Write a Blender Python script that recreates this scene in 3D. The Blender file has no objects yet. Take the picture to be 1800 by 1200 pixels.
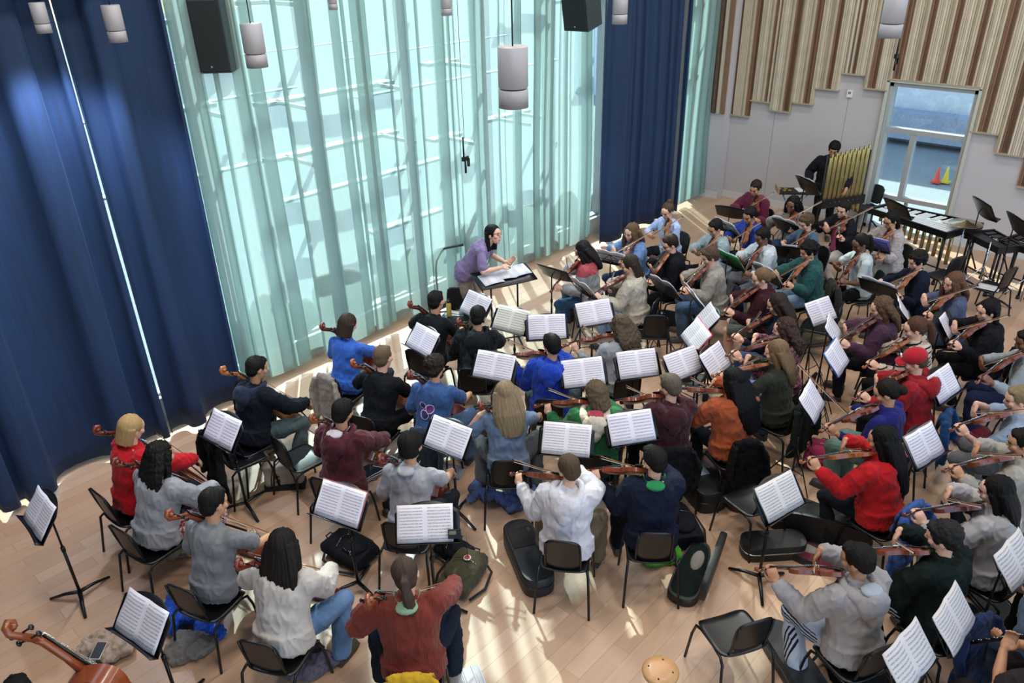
import bpy, bmesh, math, random
from mathutils import Vector as V, Matrix as M, noise
from mathutils.bvhtree import BVHTree
from math import sin, cos, pi, radians as R, sqrt
random.seed(7)
SC = bpy.context.scene; COL = SC.collection
# ---------------------------------------------------------------- camera
YAW, PIT, ROLL, FPX, CH = 0.7587965, 0.4882490, -0.0246992, 1350.68, 5.2
cf = V((cos(YAW)*cos(PIT), sin(YAW)*cos(PIT), -sin(PIT)))
_r = V((sin(YAW), -cos(YAW), 0)); _u = _r.cross(cf)
cr = _r*cos(ROLL)+_u*sin(ROLL); cu = _u*cos(ROLL)-_r*sin(ROLL)
CP = V((0, 0, CH))
cam = bpy.data.objects.new('camera', bpy.data.cameras.new('camera')); COL.objects.link(cam)
cam.matrix_world = M(((cr.x, cu.x, -cf.x, 0), (cr.y, cu.y, -cf.y, 0), (cr.z, cu.z, -cf.z, CH), (0, 0, 0, 1)))
cam.data.sensor_width = 36; cam.data.lens = FPX/1800*36; cam.data.clip_end = 300; cam.data.clip_start = .05
SC.camera = cam
def ray(px, py): return cf+cr*((px-900)/FPX)-cu*((py-600)/FPX)
def un(px, py, z=0.0):            # point at height z seen at a pixel of the photograph
    d = ray(px, py); return CP+d*((z-CH)/d.z)
def und(px, py, depth): return CP+ray(px, py)*depth
def onx(px, py, X): d = ray(px, py); return CP+d*(X/d.x)
def ony(px, py, Y): d = ray(px, py); return CP+d*(Y/d.y)
# ---------------------------------------------------------------- world, sun, exposure
SC.view_settings.view_transform = 'Standard'; SC.view_settings.look = 'None'
SC.view_settings.exposure = 0.0; SC.view_settings.gamma = 1.0; SC.view_settings.use_curve_mapping = False
SUN_AZ, SUN_EL = R(54.4), R(41)
w = bpy.data.worlds.new('sky'); SC.world = w; w.use_nodes = True
wn = w.node_tree; wn.nodes.clear()
sky = wn.nodes.new('ShaderNodeTexSky'); sky.sky_type = 'NISHITA'; sky.sun_disc = False
sky.sun_elevation = SUN_EL; sky.sun_rotation = pi/2-SUN_AZ
bg = wn.nodes.new('ShaderNodeBackground'); bg.inputs[1].default_value = 0.55
wo = wn.nodes.new('ShaderNodeOutputWorld')
wn.links.new(sky.outputs[0], bg.inputs[0]); wn.links.new(bg.outputs[0], wo.inputs[0])
sl = bpy.data.lights.new('sun', 'SUN'); sl.energy = 13.0; sl.angle = R(0.6); sl.color = (1, .96, .88)
so = bpy.data.objects.new('sun', sl); COL.objects.link(so)
sd = V((cos(SUN_AZ)*cos(SUN_EL), sin(SUN_AZ)*cos(SUN_EL), sin(SUN_EL)))
so.rotation_euler = (-sd).to_track_quat('-Z', 'Y').to_euler()
def area(name, loc, size, power, col, rot=(0, 0, 0)):
    l = bpy.data.lights.new(name, 'AREA'); l.shape = 'RECTANGLE'; l.size, l.size_y = size; l.energy = power; l.color = col
    o = bpy.data.objects.new(name, l); COL.objects.link(o); o.location = loc; o.rotation_euler = rot; return o
# ---------------------------------------------------------------- materials
def lin(c):
    if isinstance(c, str): c = tuple(int(c[i:i+2], 16)/255 for i in (0, 2, 4))
    return tuple(((x+.055)/1.055)**2.4 if x > .04045 else x/12.92 for x in c)+(1,)
MC = {}
class NT:
    def __init__(s, name):
        s.m = bpy.data.materials.new(name); s.m.use_nodes = True; s.t = s.m.node_tree; s.t.nodes.clear()
        s.out = s.n('OutputMaterial')
    def n(s, ty, **k):
        q = s.t.nodes.new('ShaderNode'+ty)
        for a, v in k.items(): setattr(q, a, v)
        return q
    def l(s, a, b): s.t.links.new(a, b)
    def math(s, op, a, b=None):
        q = s.n('Math', operation=op)
        for i, v in enumerate((a, b)):
            if v is None: continue
            if isinstance(v, (int, float)): q.inputs[i].default_value = v
            else: s.l(v, q.inputs[i])
        return q.outputs[0]
    def mix(s, f, a, b):
        q = s.n('Mix', data_type='RGBA')
        for i, v in ((0, f), (6, a), (7, b)):
            if isinstance(v, (int, float, tuple)): q.inputs[i].default_value = v
            else: s.l(v, q.inputs[i])
        return q.outputs[2]
    def bsdf(s, col, rough=.6, metal=0, **k):
        b = s.n('BsdfPrincipled'); b.inputs['Roughness'].default_value = rough; b.inputs['Metallic'].default_value = metal
        for a, v in k.items(): b.inputs[a.replace('_', ' ')].default_value = v
        if isinstance(col, tuple): b.inputs[0].default_value = col
        else: s.l(col, b.inputs[0])
        s.l(b.outputs[0], s.out.inputs[0]); return b
    def noise(s, scale, detail=3, vec=None, rough=.5):
        q = s.n('TexNoise'); q.inputs['Scale'].default_value = scale; q.inputs['Detail'].default_value = detail; q.inputs['Roughness'].default_value = rough
        if vec is not None: s.l(vec, q.inputs['Vector'])
        return q.outputs[0]
    def co(s, w='Object', scale=None):
        c = s.n('TexCoord').outputs[w]
        if scale:
            m = s.n('Mapping'); m.inputs['Scale'].default_value = scale; s.l(c, m.inputs[0]); c = m.outputs[0]
        return c
    def ramp(s, f, stops):
        q = s.n('ValToRGB'); e = q.color_ramp.elements
        while len(e) < len(stops): e.new(.5)
        for i, (p, c) in enumerate(stops): e[i].position = p; e[i].color = c if len(c) == 4 else lin(c)
        s.l(f, q.inputs[0]); return q.outputs[0]
    def bump(s, b, h, st=.2, d=.01):
        q = s.n('Bump'); q.inputs['Strength'].default_value = st; q.inputs['Distance'].default_value = d
        s.l(h, q.inputs['Height']); s.l(q.outputs[0], b.inputs['Normal'])
def plain(name, col, rough=.5, metal=0, var=.08, scale=20, bump=0, **k):
    key = (name, col, rough, metal)
    if key in MC: return MC[key]
    t = NT(name); c = lin(col); d = tuple(x*(1-var*2) for x in c[:3])+(1,)
    nz = t.noise(scale, 3, t.co())
    b = t.bsdf(t.mix(nz, d, tuple(min(1, x*(1+var)) for x in c[:3])+(1,)), rough, metal, **k)
    if bump: t.bump(b, nz, bump)
    MC[key] = t.m; return t.m
def cloth(col, kind='plain', col2=None):
    key = ('cloth', col, kind, col2)
    if key in MC: return MC[key]
    t = NT('fabric_'+kind); c = lin(col); co = t.co()
    sep = t.n('SeparateXYZ'); t.l(co, sep.inputs[0]); X, Y, Z = sep.outputs
    n1 = t.noise(7, 4, co); base = t.mix(n1, tuple(x*.82 for x in c[:3])+(1,), tuple(min(1, x*1.12) for x in c[:3])+(1,))
    h = t.noise(260, 2, co)
    if kind == 'stripe':
        w_ = t.math('SINE', t.math('MULTIPLY', t.math('ADD', Z, t.math('MULTIPLY', Y, .35)), 118)); f = t.math('GREATER_THAN', w_, .62)
        base = t.mix(f, base, lin(col2))
    if kind == 'knit': h = t.math('SINE', t.math('MULTIPLY', X, 420))
    if kind == 'cord': h = t.math('SINE', t.math('MULTIPLY', X, 300))
    if kind == 'floral':
        f = t.ramp(t.noise(42, 3, co), [(.42, (0, 0, 0, 1)), (.56, (1, 1, 1, 1))]); base = t.mix(f, base, lin(col2))
    if kind == 'camo':
        f = t.ramp(t.noise(13, 3, co), [(.47, (0, 0, 0, 1)), (.53, (1, 1, 1, 1))]); base = t.mix(f, base, lin(col2))
    if kind == 'side':     # three stripes down the outer side of each leg
        a = t.math('ABSOLUTE', X); up_ = t.math('GREATER_THAN', Z, .44); win = lambda q, lo, hi: t.math('MULTIPLY', t.math('GREATER_THAN', q, lo), t.math('LESS_THAN', q, hi))
        f1 = t.math('MULTIPLY', t.math('MULTIPLY', t.math('GREATER_THAN', t.math('SINE', t.math('MULTIPLY', Z, 250)), .1), win(Z, .46, .56)), up_)
        f2 = t.math('MULTIPLY', t.math('MULTIPLY', t.math('GREATER_THAN', t.math('SINE', t.math('MULTIPLY', Y, 250)), .1), win(Y, .24, .34)), t.math('SUBTRACT', 1, up_))
        g = t.math('MULTIPLY', t.math('GREATER_THAN', a, .20), t.math('MAXIMUM', f1, f2)); base = t.mix(g, base, lin(col2))
    if kind == 'denim':
        f = t.noise(3.2, 3, co); base = t.mix(t.ramp(f, [(.4, (0, 0, 0, 1)), (.7, (1, 1, 1, 1))]), base, tuple(min(1, x*1.9+.02) for x in c[:3])+(1,))
    if kind == 'colorblock': base = t.mix(t.math('GREATER_THAN', Z, .93), base, lin(col2))
    dk = sum(c[:3]) < .06
    b = t.bsdf(base, .9 if kind != 'puffer' else .5, 0, Sheen_Weight=.0 if dk else .1, Specular_IOR_Level=.2); t.bump(b, h, .35, .002)
    MC[key] = t.m; return t.m
def skin(col='c79a80'):
    key = ('skin', col)
    if key in MC: return MC[key]
    t = NT('skin'); c = lin(col); n = t.noise(14, 3, t.co())
    b = t.bsdf(t.mix(n, tuple(x*.85 for x in c[:3])+(1,), (min(1, c[0]*1.12), c[1]*1.0, c[2]*.97, 1)), .5)
    t.bump(b, t.noise(160, 2, t.co()), .08, .001); MC[key] = t.m; return t.m
def hairm(col):
    key = ('hair', col)
    if key in MC: return MC[key]
    t = NT('hair'); c = lin(col); n = t.noise(60, 3, t.co('Object', (3, 3, .25)))
    b = t.bsdf(t.mix(n, tuple(x*.45 for x in c[:3])+(1,), tuple(min(1, x*1.5) for x in c[:3])+(1,)), .62, 0, Specular_IOR_Level=.15)
    t.bump(b, n, .6, .004); MC[key] = t.m; return t.m
def varnish(col, name='varnished_wood'):
    key = (name, col)
    if key in MC: return MC[key]
    t = NT(name); c = lin(col); n = t.noise(30, 4, t.co('Object', (6, .6, 2)))
    t.bsdf(t.mix(n, tuple(x*.5 for x in c[:3])+(1,), tuple(min(1, x*1.35) for x in c[:3])+(1,)), .28, 0, Coat_Weight=.4, Coat_Roughness=.12)
    MC[key] = t.m; return t.m
def sheetm(tone='e6e2e6', flip=0):
    key = ('sheet', tone, flip)
    if key in MC: return MC[key]
    t = NT('printed_music'); g = t.co('Generated'); sp = t.n('SeparateXYZ'); t.l(g, sp.inputs[0]); x, z = sp.outputs[0], sp.outputs[2]
    px = t.math('FRACT', t.math('MULTIPLY', x, 2)); N = 9+flip
    fz = t.math('MULTIPLY', t.math('SUBTRACT', z, .05), N/.9); fr = t.math('FRACT', fz)
    band = t.math('MULTIPLY', t.math('GREATER_THAN', fr, .30), t.math('LESS_THAN', fr, .70))
    lines = t.math('GREATER_THAN', t.math('SINE', t.math('MULTIPLY', fr, 2*pi*11)), -.1)
    nz = t.noise(1, 3, t.co('Generated', (90, 1, N*3.3)), .7)
    notes = t.math('GREATER_THAN', nz, .53)
    mk = t.math('MULTIPLY', t.math('MAXIMUM', t.math('MULTIPLY', lines, .42), t.math('MULTIPLY', notes, .72)), band)
    inx = t.math('MULTIPLY', t.math('GREATER_THAN', px, .09), t.math('LESS_THAN', px, .91))
    inz = t.math('MULTIPLY', t.math('GREATER_THAN', z, .05), t.math('LESS_THAN', z, .93))
    f = t.math('MULTIPLY', t.math('MULTIPLY', mk, inx), inz)
    t.bsdf(t.mix(f, lin(tone), lin('2a2a30')), .7); MC[key] = t.m; return t.m
BLACK = plain('black_plastic', '0c0e11', .36); STEEL = plain('black_steel', '101114', .35, .3)
CHROME = plain('chrome', 'b8bcc0', .2, 1.0); BRASS = plain('brass', 'b89a4a', .28, .9)
EBONY = plain('ebony', '0d0b0b', .3); DARKC = plain('dark_fabric', '121419', .85, bump=.2)
RUBBER = plain('rubber', '1a1a1c', .8); HAIRW = plain('horsehair', 'cfc8b4', .7)
# ---------------------------------------------------------------- mesh building
class MB:
    def __init__(s): s.v = []; s.f = []; s.mi = []; s.cm = 0
    def add(s, vs, fs):
        o = len(s.v); s.v += [V(p) for p in vs]; s.f += [tuple(i+o for i in f) for f in fs]; s.mi += [s.cm]*len(fs); return s
    def box(s, c, d, rot=None, tap=1.0):
        c = V(c); vs = []
        for z in (-1, 1):
            k = tap if z > 0 else 1
            for x, y in ((-1, -1), (1, -1), (1, 1), (-1, 1)):
                p = V((x*d[0]/2*k, y*d[1]/2*k, z*d[2]/2)); vs.append(c+(rot @ p if rot else p))
        return s.add(vs, [(0, 3, 2, 1), (4, 5, 6, 7), (0, 1, 5, 4), (1, 2, 6, 5), (2, 3, 7, 6), (3, 0, 4, 7)])
    def ring(s, rings, close=True, caps=True):
        n = len(rings[0]); vs = [p for r in rings for p in r]; fs = []
        for i in range(len(rings)-1):
            for j in range(n if close else n-1):
                a, b = i*n+j, i*n+(j+1) % n; fs.append((a, b, b+n, a+n))
        if caps and close: fs += [tuple(range(n-1, -1, -1)), tuple(range((len(rings)-1)*n, len(rings)*n))]
        return s.add(vs, fs)
    def tube(s, pts, rad, n=10, flat=1.0, up=None):
        pts = [V(p) for p in pts]; rad = [rad]*len(pts) if isinstance(rad, (int, float)) else rad
        t0 = (pts[1]-pts[0]).normalized(); a = V(up) if up else (V((0, 0, 1)) if abs(t0.z) < .9 else V((1, 0, 0)))
        rings = []
        for i, p in enumerate(pts):
            t = (pts[min(i+1, len(pts)-1)]-pts[max(i-1, 0)]).normalized()
            x = a.cross(t)
            x = x.normalized() if x.length > 1e-5 else V((1, 0, 0)); y = t.cross(x).normalized(); a = y
            rings.append([p+(x*cos(q)+y*sin(q)*flat)*rad[i] for q in (2*pi*k/n for k in range(n))])
        return s.ring(rings)
    def ell(s, c, r, rot=None, n=12, m=8):
        c = V(c); vs = []; fs = []
        for i in range(1, m):
            th = pi*i/m
            for j in range(n):
                p = V((r[0]*sin(th)*cos(2*pi*j/n), r[1]*sin(th)*sin(2*pi*j/n), r[2]*cos(th))); vs.append(c+(rot @ p if rot else p))
        for z in (1, -1):
            p = V((0, 0, r[2]*z)); vs.append(c+(rot @ p if rot else p))
        T = (m-1)*n
        for i in range(m-2):
            for j in range(n):
                a, b = i*n+j, i*n+(j+1) % n; fs.append((a, a+n, b+n, b))
        for j in range(n):
            fs.append((T, j, (j+1) % n)); q = (m-2)*n; fs.append((T+1, q+(j+1) % n, q+j))
        return s.add(vs, fs)
    def lathe(s, prof, c=(0, 0, 0), n=24, rot=None):
        c = V(c); return s.ring([[c+((rot @ V((r*cos(2*pi*k/n), r*sin(2*pi*k/n), z))) if rot else V((r*cos(2*pi*k/n), r*sin(2*pi*k/n), z))) for k in range(n)] for r, z in prof])
    def slab(s, fn, nu, nv, off):        # fn(u,v) -> point, closed sheet of thickness off
        off = V(off); A = [[V(fn(i/nu, j/nv)) for j in range(nv+1)] for i in range(nu+1)]
        vs = [p for r in A for p in r]+[p+off for r in A for p in r]; W = nv+1; T = (nu+1)*W; fs = []
        for i in range(nu):
            for j in range(nv):
                a = i*W+j; fs.append((a, a+1, a+W+1, a+W)); fs.append((T+a, T+a+W, T+a+W+1, T+a+1))
        for i in range(nu):
            a = i*W; fs.append((a, a+W, T+a+W, T+a)); a = i*W+nv; fs.append((a, T+a, T+a+W, a+W))
        for j in range(nv):
            a = j; fs.append((a, T+a, T+a+1, a+1)); a = nu*W+j; fs.append((a, a+1, T+a+1, T+a))
        return s.add(vs, fs)
    def xf(s, m): s.v = [m @ p for p in s.v]; return s
    def join(s, o, m=None):
        return s.add([(m @ p if m else p) for p in o.v], o.f)
    def mesh(s, name, mats=(), smooth=True):
        me = bpy.data.meshes.new(name); me.from_pydata(s.v, [], s.f)
        for m in mats: me.materials.append(m)
        if any(s.mi): me.polygons.foreach_set('material_index', s.mi)
        if smooth: me.polygons.foreach_set('use_smooth', [True]*len(me.polygons))
        me.validate(); me.update(); return me
    def build(s, name, mat, parent=None, smooth=True, mods=None, loc=None):
        o = bpy.data.objects.new(name, s.mesh(name, [mat] if not isinstance(mat, (list, tuple)) else mat, smooth))
        COL.objects.link(o)
        if parent: o.parent = parent
        if loc: o.location = loc
        return o
def sharp(o, ang=35):
    me = o.data; bm = bmesh.new(); bm.from_mesh(me)
    bmesh.ops.recalc_face_normals(bm, faces=bm.faces)
    for e in bm.edges:
        if len(e.link_faces) == 2 and e.calc_face_angle(0) > R(ang): e.smooth = False
    bm.to_mesh(me); bm.free(); return o
def bevel(o, wd=.004, seg=2):
    m = o.modifiers.new('bevel', 'BEVEL'); m.width = wd; m.segments = seg; m.limit_method = 'ANGLE'; m.angle_limit = R(40); return o
def remesh(mb, vox, disp=None, smooth=2, name='form'):
    me = mb.mesh(name); bm = bmesh.new(); bm.from_mesh(me); bmesh.ops.recalc_face_normals(bm, faces=bm.faces); bm.to_mesh(me); bm.free()
    o = bpy.data.objects.new('tmp', me); COL.objects.link(o)
    m = o.modifiers.new('r', 'REMESH'); m.mode = 'VOXEL'; m.voxel_size = vox
    if smooth: k = o.modifiers.new('s', 'SMOOTH'); k.factor = .5; k.iterations = smooth
    dg = bpy.context.evaluated_depsgraph_get(); dg.update()
    r = bpy.data.meshes.new_from_object(o.evaluated_get(dg)); r.name = name
    bpy.data.objects.remove(o); bpy.data.meshes.remove(me); r.materials.clear()
    if disp:
        ns = [v.normal.copy() for v in r.vertices]
        for v, n in zip(r.vertices, ns): v.co += n*disp(v.co, n)
    r.polygons.foreach_set('use_smooth', [True]*len(r.polygons)); r.update(); return r
def wrinkle(a=.006, f=9):
    def d(p, n):
        q = p*f; r = 1-abs(noise.noise(V((q.x*2.2, q.y*2.2, q.z*1.1)))*2)
        return a*noise.noise(q)*1.3+a*.7*(r*r-.5)
    return d
def put(me, name, mat, parent=None, mw=None):      # an object on a shared mesh with a material of its own
    if not me.materials: me.materials.append(mat)
    o = bpy.data.objects.new(name, me); COL.objects.link(o)
    o.material_slots[0].link = 'OBJECT'; o.material_slots[0].material = mat
    if parent: o.parent = parent
    if mw is not None: o.matrix_local = mw
    return o
def tag(o, label, cat=None, group=None, kind=None):
    if label: o['label'] = label
    if cat: o['category'] = cat
    if group: o['group'] = group
    if kind: o['kind'] = kind
    return o
def empty(name, loc=(0, 0, 0), rz=0, label=None, cat=None, group=None):
    o = bpy.data.objects.new(name, None); COL.objects.link(o); o.location = loc; o.rotation_euler = (0, 0, rz); o.empty_display_size = .1
    return tag(o, label, cat, group)
KIDS = {}
def copy_tree(o, parent=None):
    c = o.copy(); COL.objects.link(c); c.parent = parent
    if parent: c.matrix_parent_inverse = o.matrix_parent_inverse
    for ch in KIDS.setdefault(o.name, [k for k in bpy.data.objects if k.parent == o]): copy_tree(ch, c)
    return c
def proto(root): # remember children, hide nothing: the prototype itself is used for the first placement
    root['_used'] = 0; return root
def place(root, mw, label, group=None):
    if root.get('_used'): o = copy_tree(root)
    else:
        o = root; root['_used'] = 1
        def walk(q):
            KIDS[q.name] = [k for k in bpy.data.objects if k.parent == q]
            for k in KIDS[q.name]: walk(k)
        walk(o)
    o.matrix_world = mw; o['label'] = label
    if group: o['group'] = group
    return o
def strut(name, mb, m): o = mb.build(name, m, smooth=False); o['kind'] = 'structure'; return o
def TR(x, y, z=0, rz=0, rx=0, ry=0): return M.Translation((x, y, z)) @ M.Rotation(rz, 4, 'Z') @ M.Rotation(rx, 4, 'X') @ M.Rotation(ry, 4, 'Y')
def frame(o, y, z): # matrix with given origin, y axis and approximate z axis
    y = V(y).normalized(); z = V(z); z = (z-y*z.dot(y)).normalized(); x = y.cross(z)
    return M(((x.x, y.x, z.x, o[0]), (x.y, y.y, z.y, o[1]), (x.z, y.z, z.z, o[2]), (0, 0, 0, 1)))
# ---------------------------------------------------------------- the room
YW, XW = 8.62, 15.12
t = NT('maple_floor'); co = t.co()
br = t.n('TexBrick'); t.l(co, br.inputs[0]); br.offset = .37; br.inputs['Scale'].default_value = 1; br.inputs['Brick Width'].default_value = 1.25
br.inputs['Row Height'].default_value = .155; br.inputs['Mortar Size'].default_value = .0022; br.inputs['Color1'].default_value = (0, 0, 0, 1); br.inputs['Color2'].default_value = (1, 1, 1, 1)
br.inputs['Mortar'].default_value = (.4, .4, .4, 1); br.inputs['Mortar Smooth'].default_value = .3
g = t.noise(3, 5, t.co('Object', (.5, 9, 1)), .6)
c1 = t.ramp(br.outputs[0], [(0, 'b39377'), (.35, 'c2a286'), (.7, 'bb9678'), (1, 'cdaf94')])
c2 = t.mix(t.math('MULTIPLY', g, .45), c1, lin('a07f64')); c3 = t.mix(t.math('MULTIPLY', br.outputs[1], .55), c2, lin('6e5440'))
kn = t.ramp(t.noise(1.7, 4, t.co('Object', (1, 5, 1))), [(.66, (0, 0, 0, 1)), (.74, (1, 1, 1, 1))]); c3 = t.mix(t.math('MULTIPLY', kn, .25), c3, lin('8a6248'))
b = t.bsdf(c3, .42, 0, Coat_Weight=.12, Coat_Roughness=.25); t.bump(b, br.outputs[1], -.15, .002); FLOORM = t.m
strut('floor', MB().box((5, 2, -.1), (21, 13.4, .2)), FLOORM)
wallm = plain('painted_wall', 'b4afb2', .8, 0, .02, 4)
# right wall, with the opening of its window (y 3.34..4.8, z 0..2.72)
y0, y1, wz = 3.36, 4.80, 2.70
mb = MB().box((XW+.15, (y1+8.75)/2, 4), (.3, 8.75-y1, 8)).box((XW+.15, (y0-4.6)/2, 4), (.3, y0+4.6, 8)).box((XW+.15, (y0+y1)/2, (wz+8)/2), (.3, y1-y0, 8-wz))
strut('wall_right', mb, wallm)
strut('wall_corner', MB().box((14.98, 8.3, 4), (.24, .9, 8)), wallm)
bbm = plain('white_baseboard', 'c4c2c2', .5, 0, .02)
strut('baseboard_right', MB().box((XW-.012, (y1+7.86)/2, .07), (.024, 7.86-y1, .14)).box((XW-.012, (y0-4.6)/2, .07), (.024, y0+4.6, .14)), bbm)
strut('baseboard_corner', MB().box((14.85, 8.3, .07), (.02, .9, .14)), bbm)
seam = MB()
for yy in (5.5, 6.9, 2.2): seam.box((XW-.001, yy, 1.2), (.004, .008, 2.4))
strut('trim_1', seam, plain('wall_joint', '8d898b', .8))
# stepped panels of wooden slats
wl = [plain('maple_slat', c, .55, 0, .12, 6) for c in ('bcae99', 'a69882', '80604a', '5f4535', 'cabfad')]
steps = [(7.86, 7.43, 1.77), (7.43, 7.0, 2.10), (7.0, 6.565, 1.96), (6.565, 6.135, 2.16), (6.135, 5.69, 2.47), (5.69, 5.26, 2.78), (5.26, 4.82, 2.56),
         (4.82, 3.34, 2.76), (3.34, 2.905, 2.04), (2.905, 2.45, 1.74), (2.45, 2.0, 1.24), (2.0, 1.5, 1.6), (1.5, 1.0, 2.0)]
rnd = random.Random(3); mb = MB()
for a, b_, z in steps:
    n = max(1, round((a-b_)/.036)); dy = (a-b_)/n
    for k in range(n):
        yy = a-dy*(k+.5); gap = (int(yy*23+40) % 9)
        kind = [4, 0, 0, 2, 3, 2, 0, 1, 0][gap]
        if rnd.random() < .1: kind = rnd.choice((0, 1, 4))
        d = {0: .07, 1: .055, 2: .03, 3: .018, 4: .085}[kind]
        mb.cm = kind; mb.box((XW-d/2, yy, (z+8)/2), (d, dy*.86, 8-z))
    mb.cm = 1; mb.box((XW-.045, (a+b_)/2, z-.008), (.10, a-b_, .02))
o = mb.build('trim_2', wl, smooth=False); o['kind'] = 'structure'; tag(o, 'vertical pale and brown wooden slats with a stepped lower edge')
mb = MB(); mb.cm = 0
for k in range(8):
    mb.cm = [2, 0, 3, 2, 1, 3, 2, 0][k]; mb.box((14.85-.02-.015*(k % 3), 7.9+.1*k, 4.9), (.06, .06, 6.2))
o = mb.build('trim_3', wl, smooth=False); o['kind'] = 'structure'
# window of the right wall
fm = plain('aluminium_frame', 'a4a6a6', .45, .2, .02)
t = NT('window_glass'); a = t.n('BsdfTransparent'); a.inputs[0].default_value = (.84, .93, .93, 1); gl = t.n('BsdfGlossy'); gl.inputs[1].default_value = .02
mx = t.n('MixShader'); mx.inputs[0].default_value = .06; t.l(a.outputs[0], mx.inputs[1]); t.l(gl.outputs[0], mx.inputs[2]); t.l(mx.outputs[0], t.out.inputs[0]); GLASS = t.m
root = empty('window_1', (XW, 4.08, 0)); root['kind'] = 'structure'; tag(root, 'tall window beside the chimes with grey metal frame')
ym = (y0+y1)/2-4.08; W2 = (y1-y0)/2
fr = MB()
for yy in (-W2+.03+ym, W2-.03+ym): fr.box((.10, yy, wz/2), (.24, .06, wz))
for z in (.03, wz-.035): fr.box((.10, ym, z), (.24, 2*W2, .07))
for z in (1.86, .62): fr.box((.12, ym, z), (.14, 2*W2, .085))
fr.box((.12, ym+.18, 1.24), (.14, .085, 1.16))
fr.box((.12, ym+.06, .31), (.06, .06, .56))
fr.build('window_frame', fm, root, smooth=False)
MB().box((-.03, W2+.03+ym, wz/2), (.10, .05, wz+.05)).box((-.03, -W2-.03+ym, wz/2), (.10, .05, wz+.05)).box((-.03, ym, wz+.03), (.10, 2*W2+.1, .05)).build('window_casing', plain('window_casing', 'b7b9ae', .5), root, smooth=False)
MB().box((.16, ym, wz/2), (.012, 2*W2-.1, wz-.1)).build('pane', GLASS, root, smooth=False)
# glazed wall behind the curtains
root = empty('window_2', (0, YW, 0)); root['kind'] = 'structure'; tag(root, 'tall glazed wall behind the curtains')
fr = MB(); x = -5.0
while x < 14.9: fr.box((x, .12, 4), (.06, .16, 8)); x += 1.52
for z in (.30, 7.9): fr.box((5, .12, z), (20, .14, .07))
fr.build('window_frame', fm, root, smooth=False)
MB().box((5, .14, 4), (20, .01, 7.8)).build('pane', GLASS, root, smooth=False)
strut('baseboard_left', MB().box((5, YW-.03, .16), (20, .06, .32)), plain('window_kerb', 'b9bdb6', .5))
strut('wall_left', MB().box((-5.4, 2, 4), (.3, 13.4, 8)), wallm)
strut('ceiling', MB().box((5, 2, 8.1), (21, 13.4, .2)), plain('ceiling_dark', '55585c', .9))
# curtain material
def velvet():
    t = NT('blue_velvet'); co = t.co('Object', (6, 6, .3)); n = t.noise(5, 3, co)
    b = t.bsdf(t.mix(n, lin('071b34'), lin('0e335c')), .8, 0, Sheen_Weight=.06, Sheen_Roughness=.4); b.inputs['Sheen Tint'].default_value = (.35, .6, 1, 1)
    t.bump(b, t.noise(150, 2, t.co()), .15, .002); return t.m
def sheer():
    t = NT('sheer_voile'); n = t.noise(40, 3, t.co('Object', (2, 2, .2)))
    tr = t.n('BsdfTransparent'); tr.inputs[0].default_value = (.88, .96, .97, 1)
    tl = t.n('BsdfTranslucent'); t.l(t.mix(n, (.22, .33, .315, 1), (.32, .44, .42, 1)), tl.inputs[0])
    df = t.n('BsdfDiffuse'); df.inputs[0].default_value = (.42, .48, .44, 1)
    m1 = t.n('MixShader'); m1.inputs[0].default_value = .38; t.l(tl.outputs[0], m1.inputs[1]); t.l(df.outputs[0], m1.inputs[2])
    m2 = t.n('MixShader'); m2.inputs[0].default_value = .64; t.l(tr.outputs[0], m2.inputs[1]); t.l(m1.outputs[0], m2.inputs[2]); t.l(m2.outputs[0], t.out.inputs[0]); return t.m
VELVET, SHEER = velvet(), sheer()
def curtain(name, x0, x1, yc, wl_, amp, z0, z1, mat, seed, label, cat, group, hem=None, wave=0.0):
    rn = random.Random(seed); pts = []; x = x0; sg = 1
    while x < x1-.01:
        w_ = min(x1-x, wl_*rn.choice((.22, .35, .5, .5, .8, 1.1))); A = amp*rn.uniform(.35, 1.1)*min(1.2, .45+w_/wl_)
        m_ = 7
        for i in range(m_): t_ = i/m_; e = math.copysign(abs(sin(pi*t_))**.8, 1); pts.append((x+w_*t_-(.35 if mat is VELVET else min(1.5, .75*w_/A))*A*sin(2*pi*t_), sg*A*e, t_))
        x += w_; sg = -sg
    pts.append((x1, 0, 0)); n = len(pts)
    nz = 26; vs = []; fs = []
    for j in range(nz+1):
        k = j/nz; 
        for x, y, p in pts:
            zb = z0+(wave*noise.noise(V((x*1.6, seed, 3))) if j == 0 else 0)
            sp = .8+.35*(1-k)
            vs.append((x+.05*noise.noise(V((x*2, k*1.5, seed)))*(1-k), yc+y*sp+.07*noise.noise(V((x*.9, k*2.2, seed+9))), zb+(z1-zb)*k))
    W = len(pts)
    for j in range(nz):
        for i in range(W-1): a = j*W+i; fs.append((a, a+1, a+W+1, a+W))
    mb = MB().add(vs, fs)
    if isinstance(hem, tuple): pass
    o = mb.build(name, mat); tag(o, label, cat, group)
    so_ = o.modifiers.new('thick', 'SOLIDIFY'); so_.thickness = .006 if mat is VELVET else .0015
    if mat is not VELVET: o.modifiers.remove(so_)
    return o
GB, GS = 'long blue velvet curtains', 'sheer curtain panels over the glazed wall'
curtain('curtain', -5.2, -1.25, 8.12, .62, .15, .06, 4.95, VELVET, 6, 'blue velvet curtain farthest to the left, outside the photo', 'curtain', GB, wave=.05)
curtain('curtain', -1.2, 1.05, 8.12, .62, .15, .06, 4.95, VELVET, 1, 'blue velvet curtain at the left edge of the photo', 'curtain', GB, wave=.05)
curtain('curtain', 1.0, 2.655, 8.16, .60, .15, .06, 4.95, VELVET, 2, 'blue velvet curtain left of the narrow bright gap between the blue curtains', 'curtain', GB, wave=.05)
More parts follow.
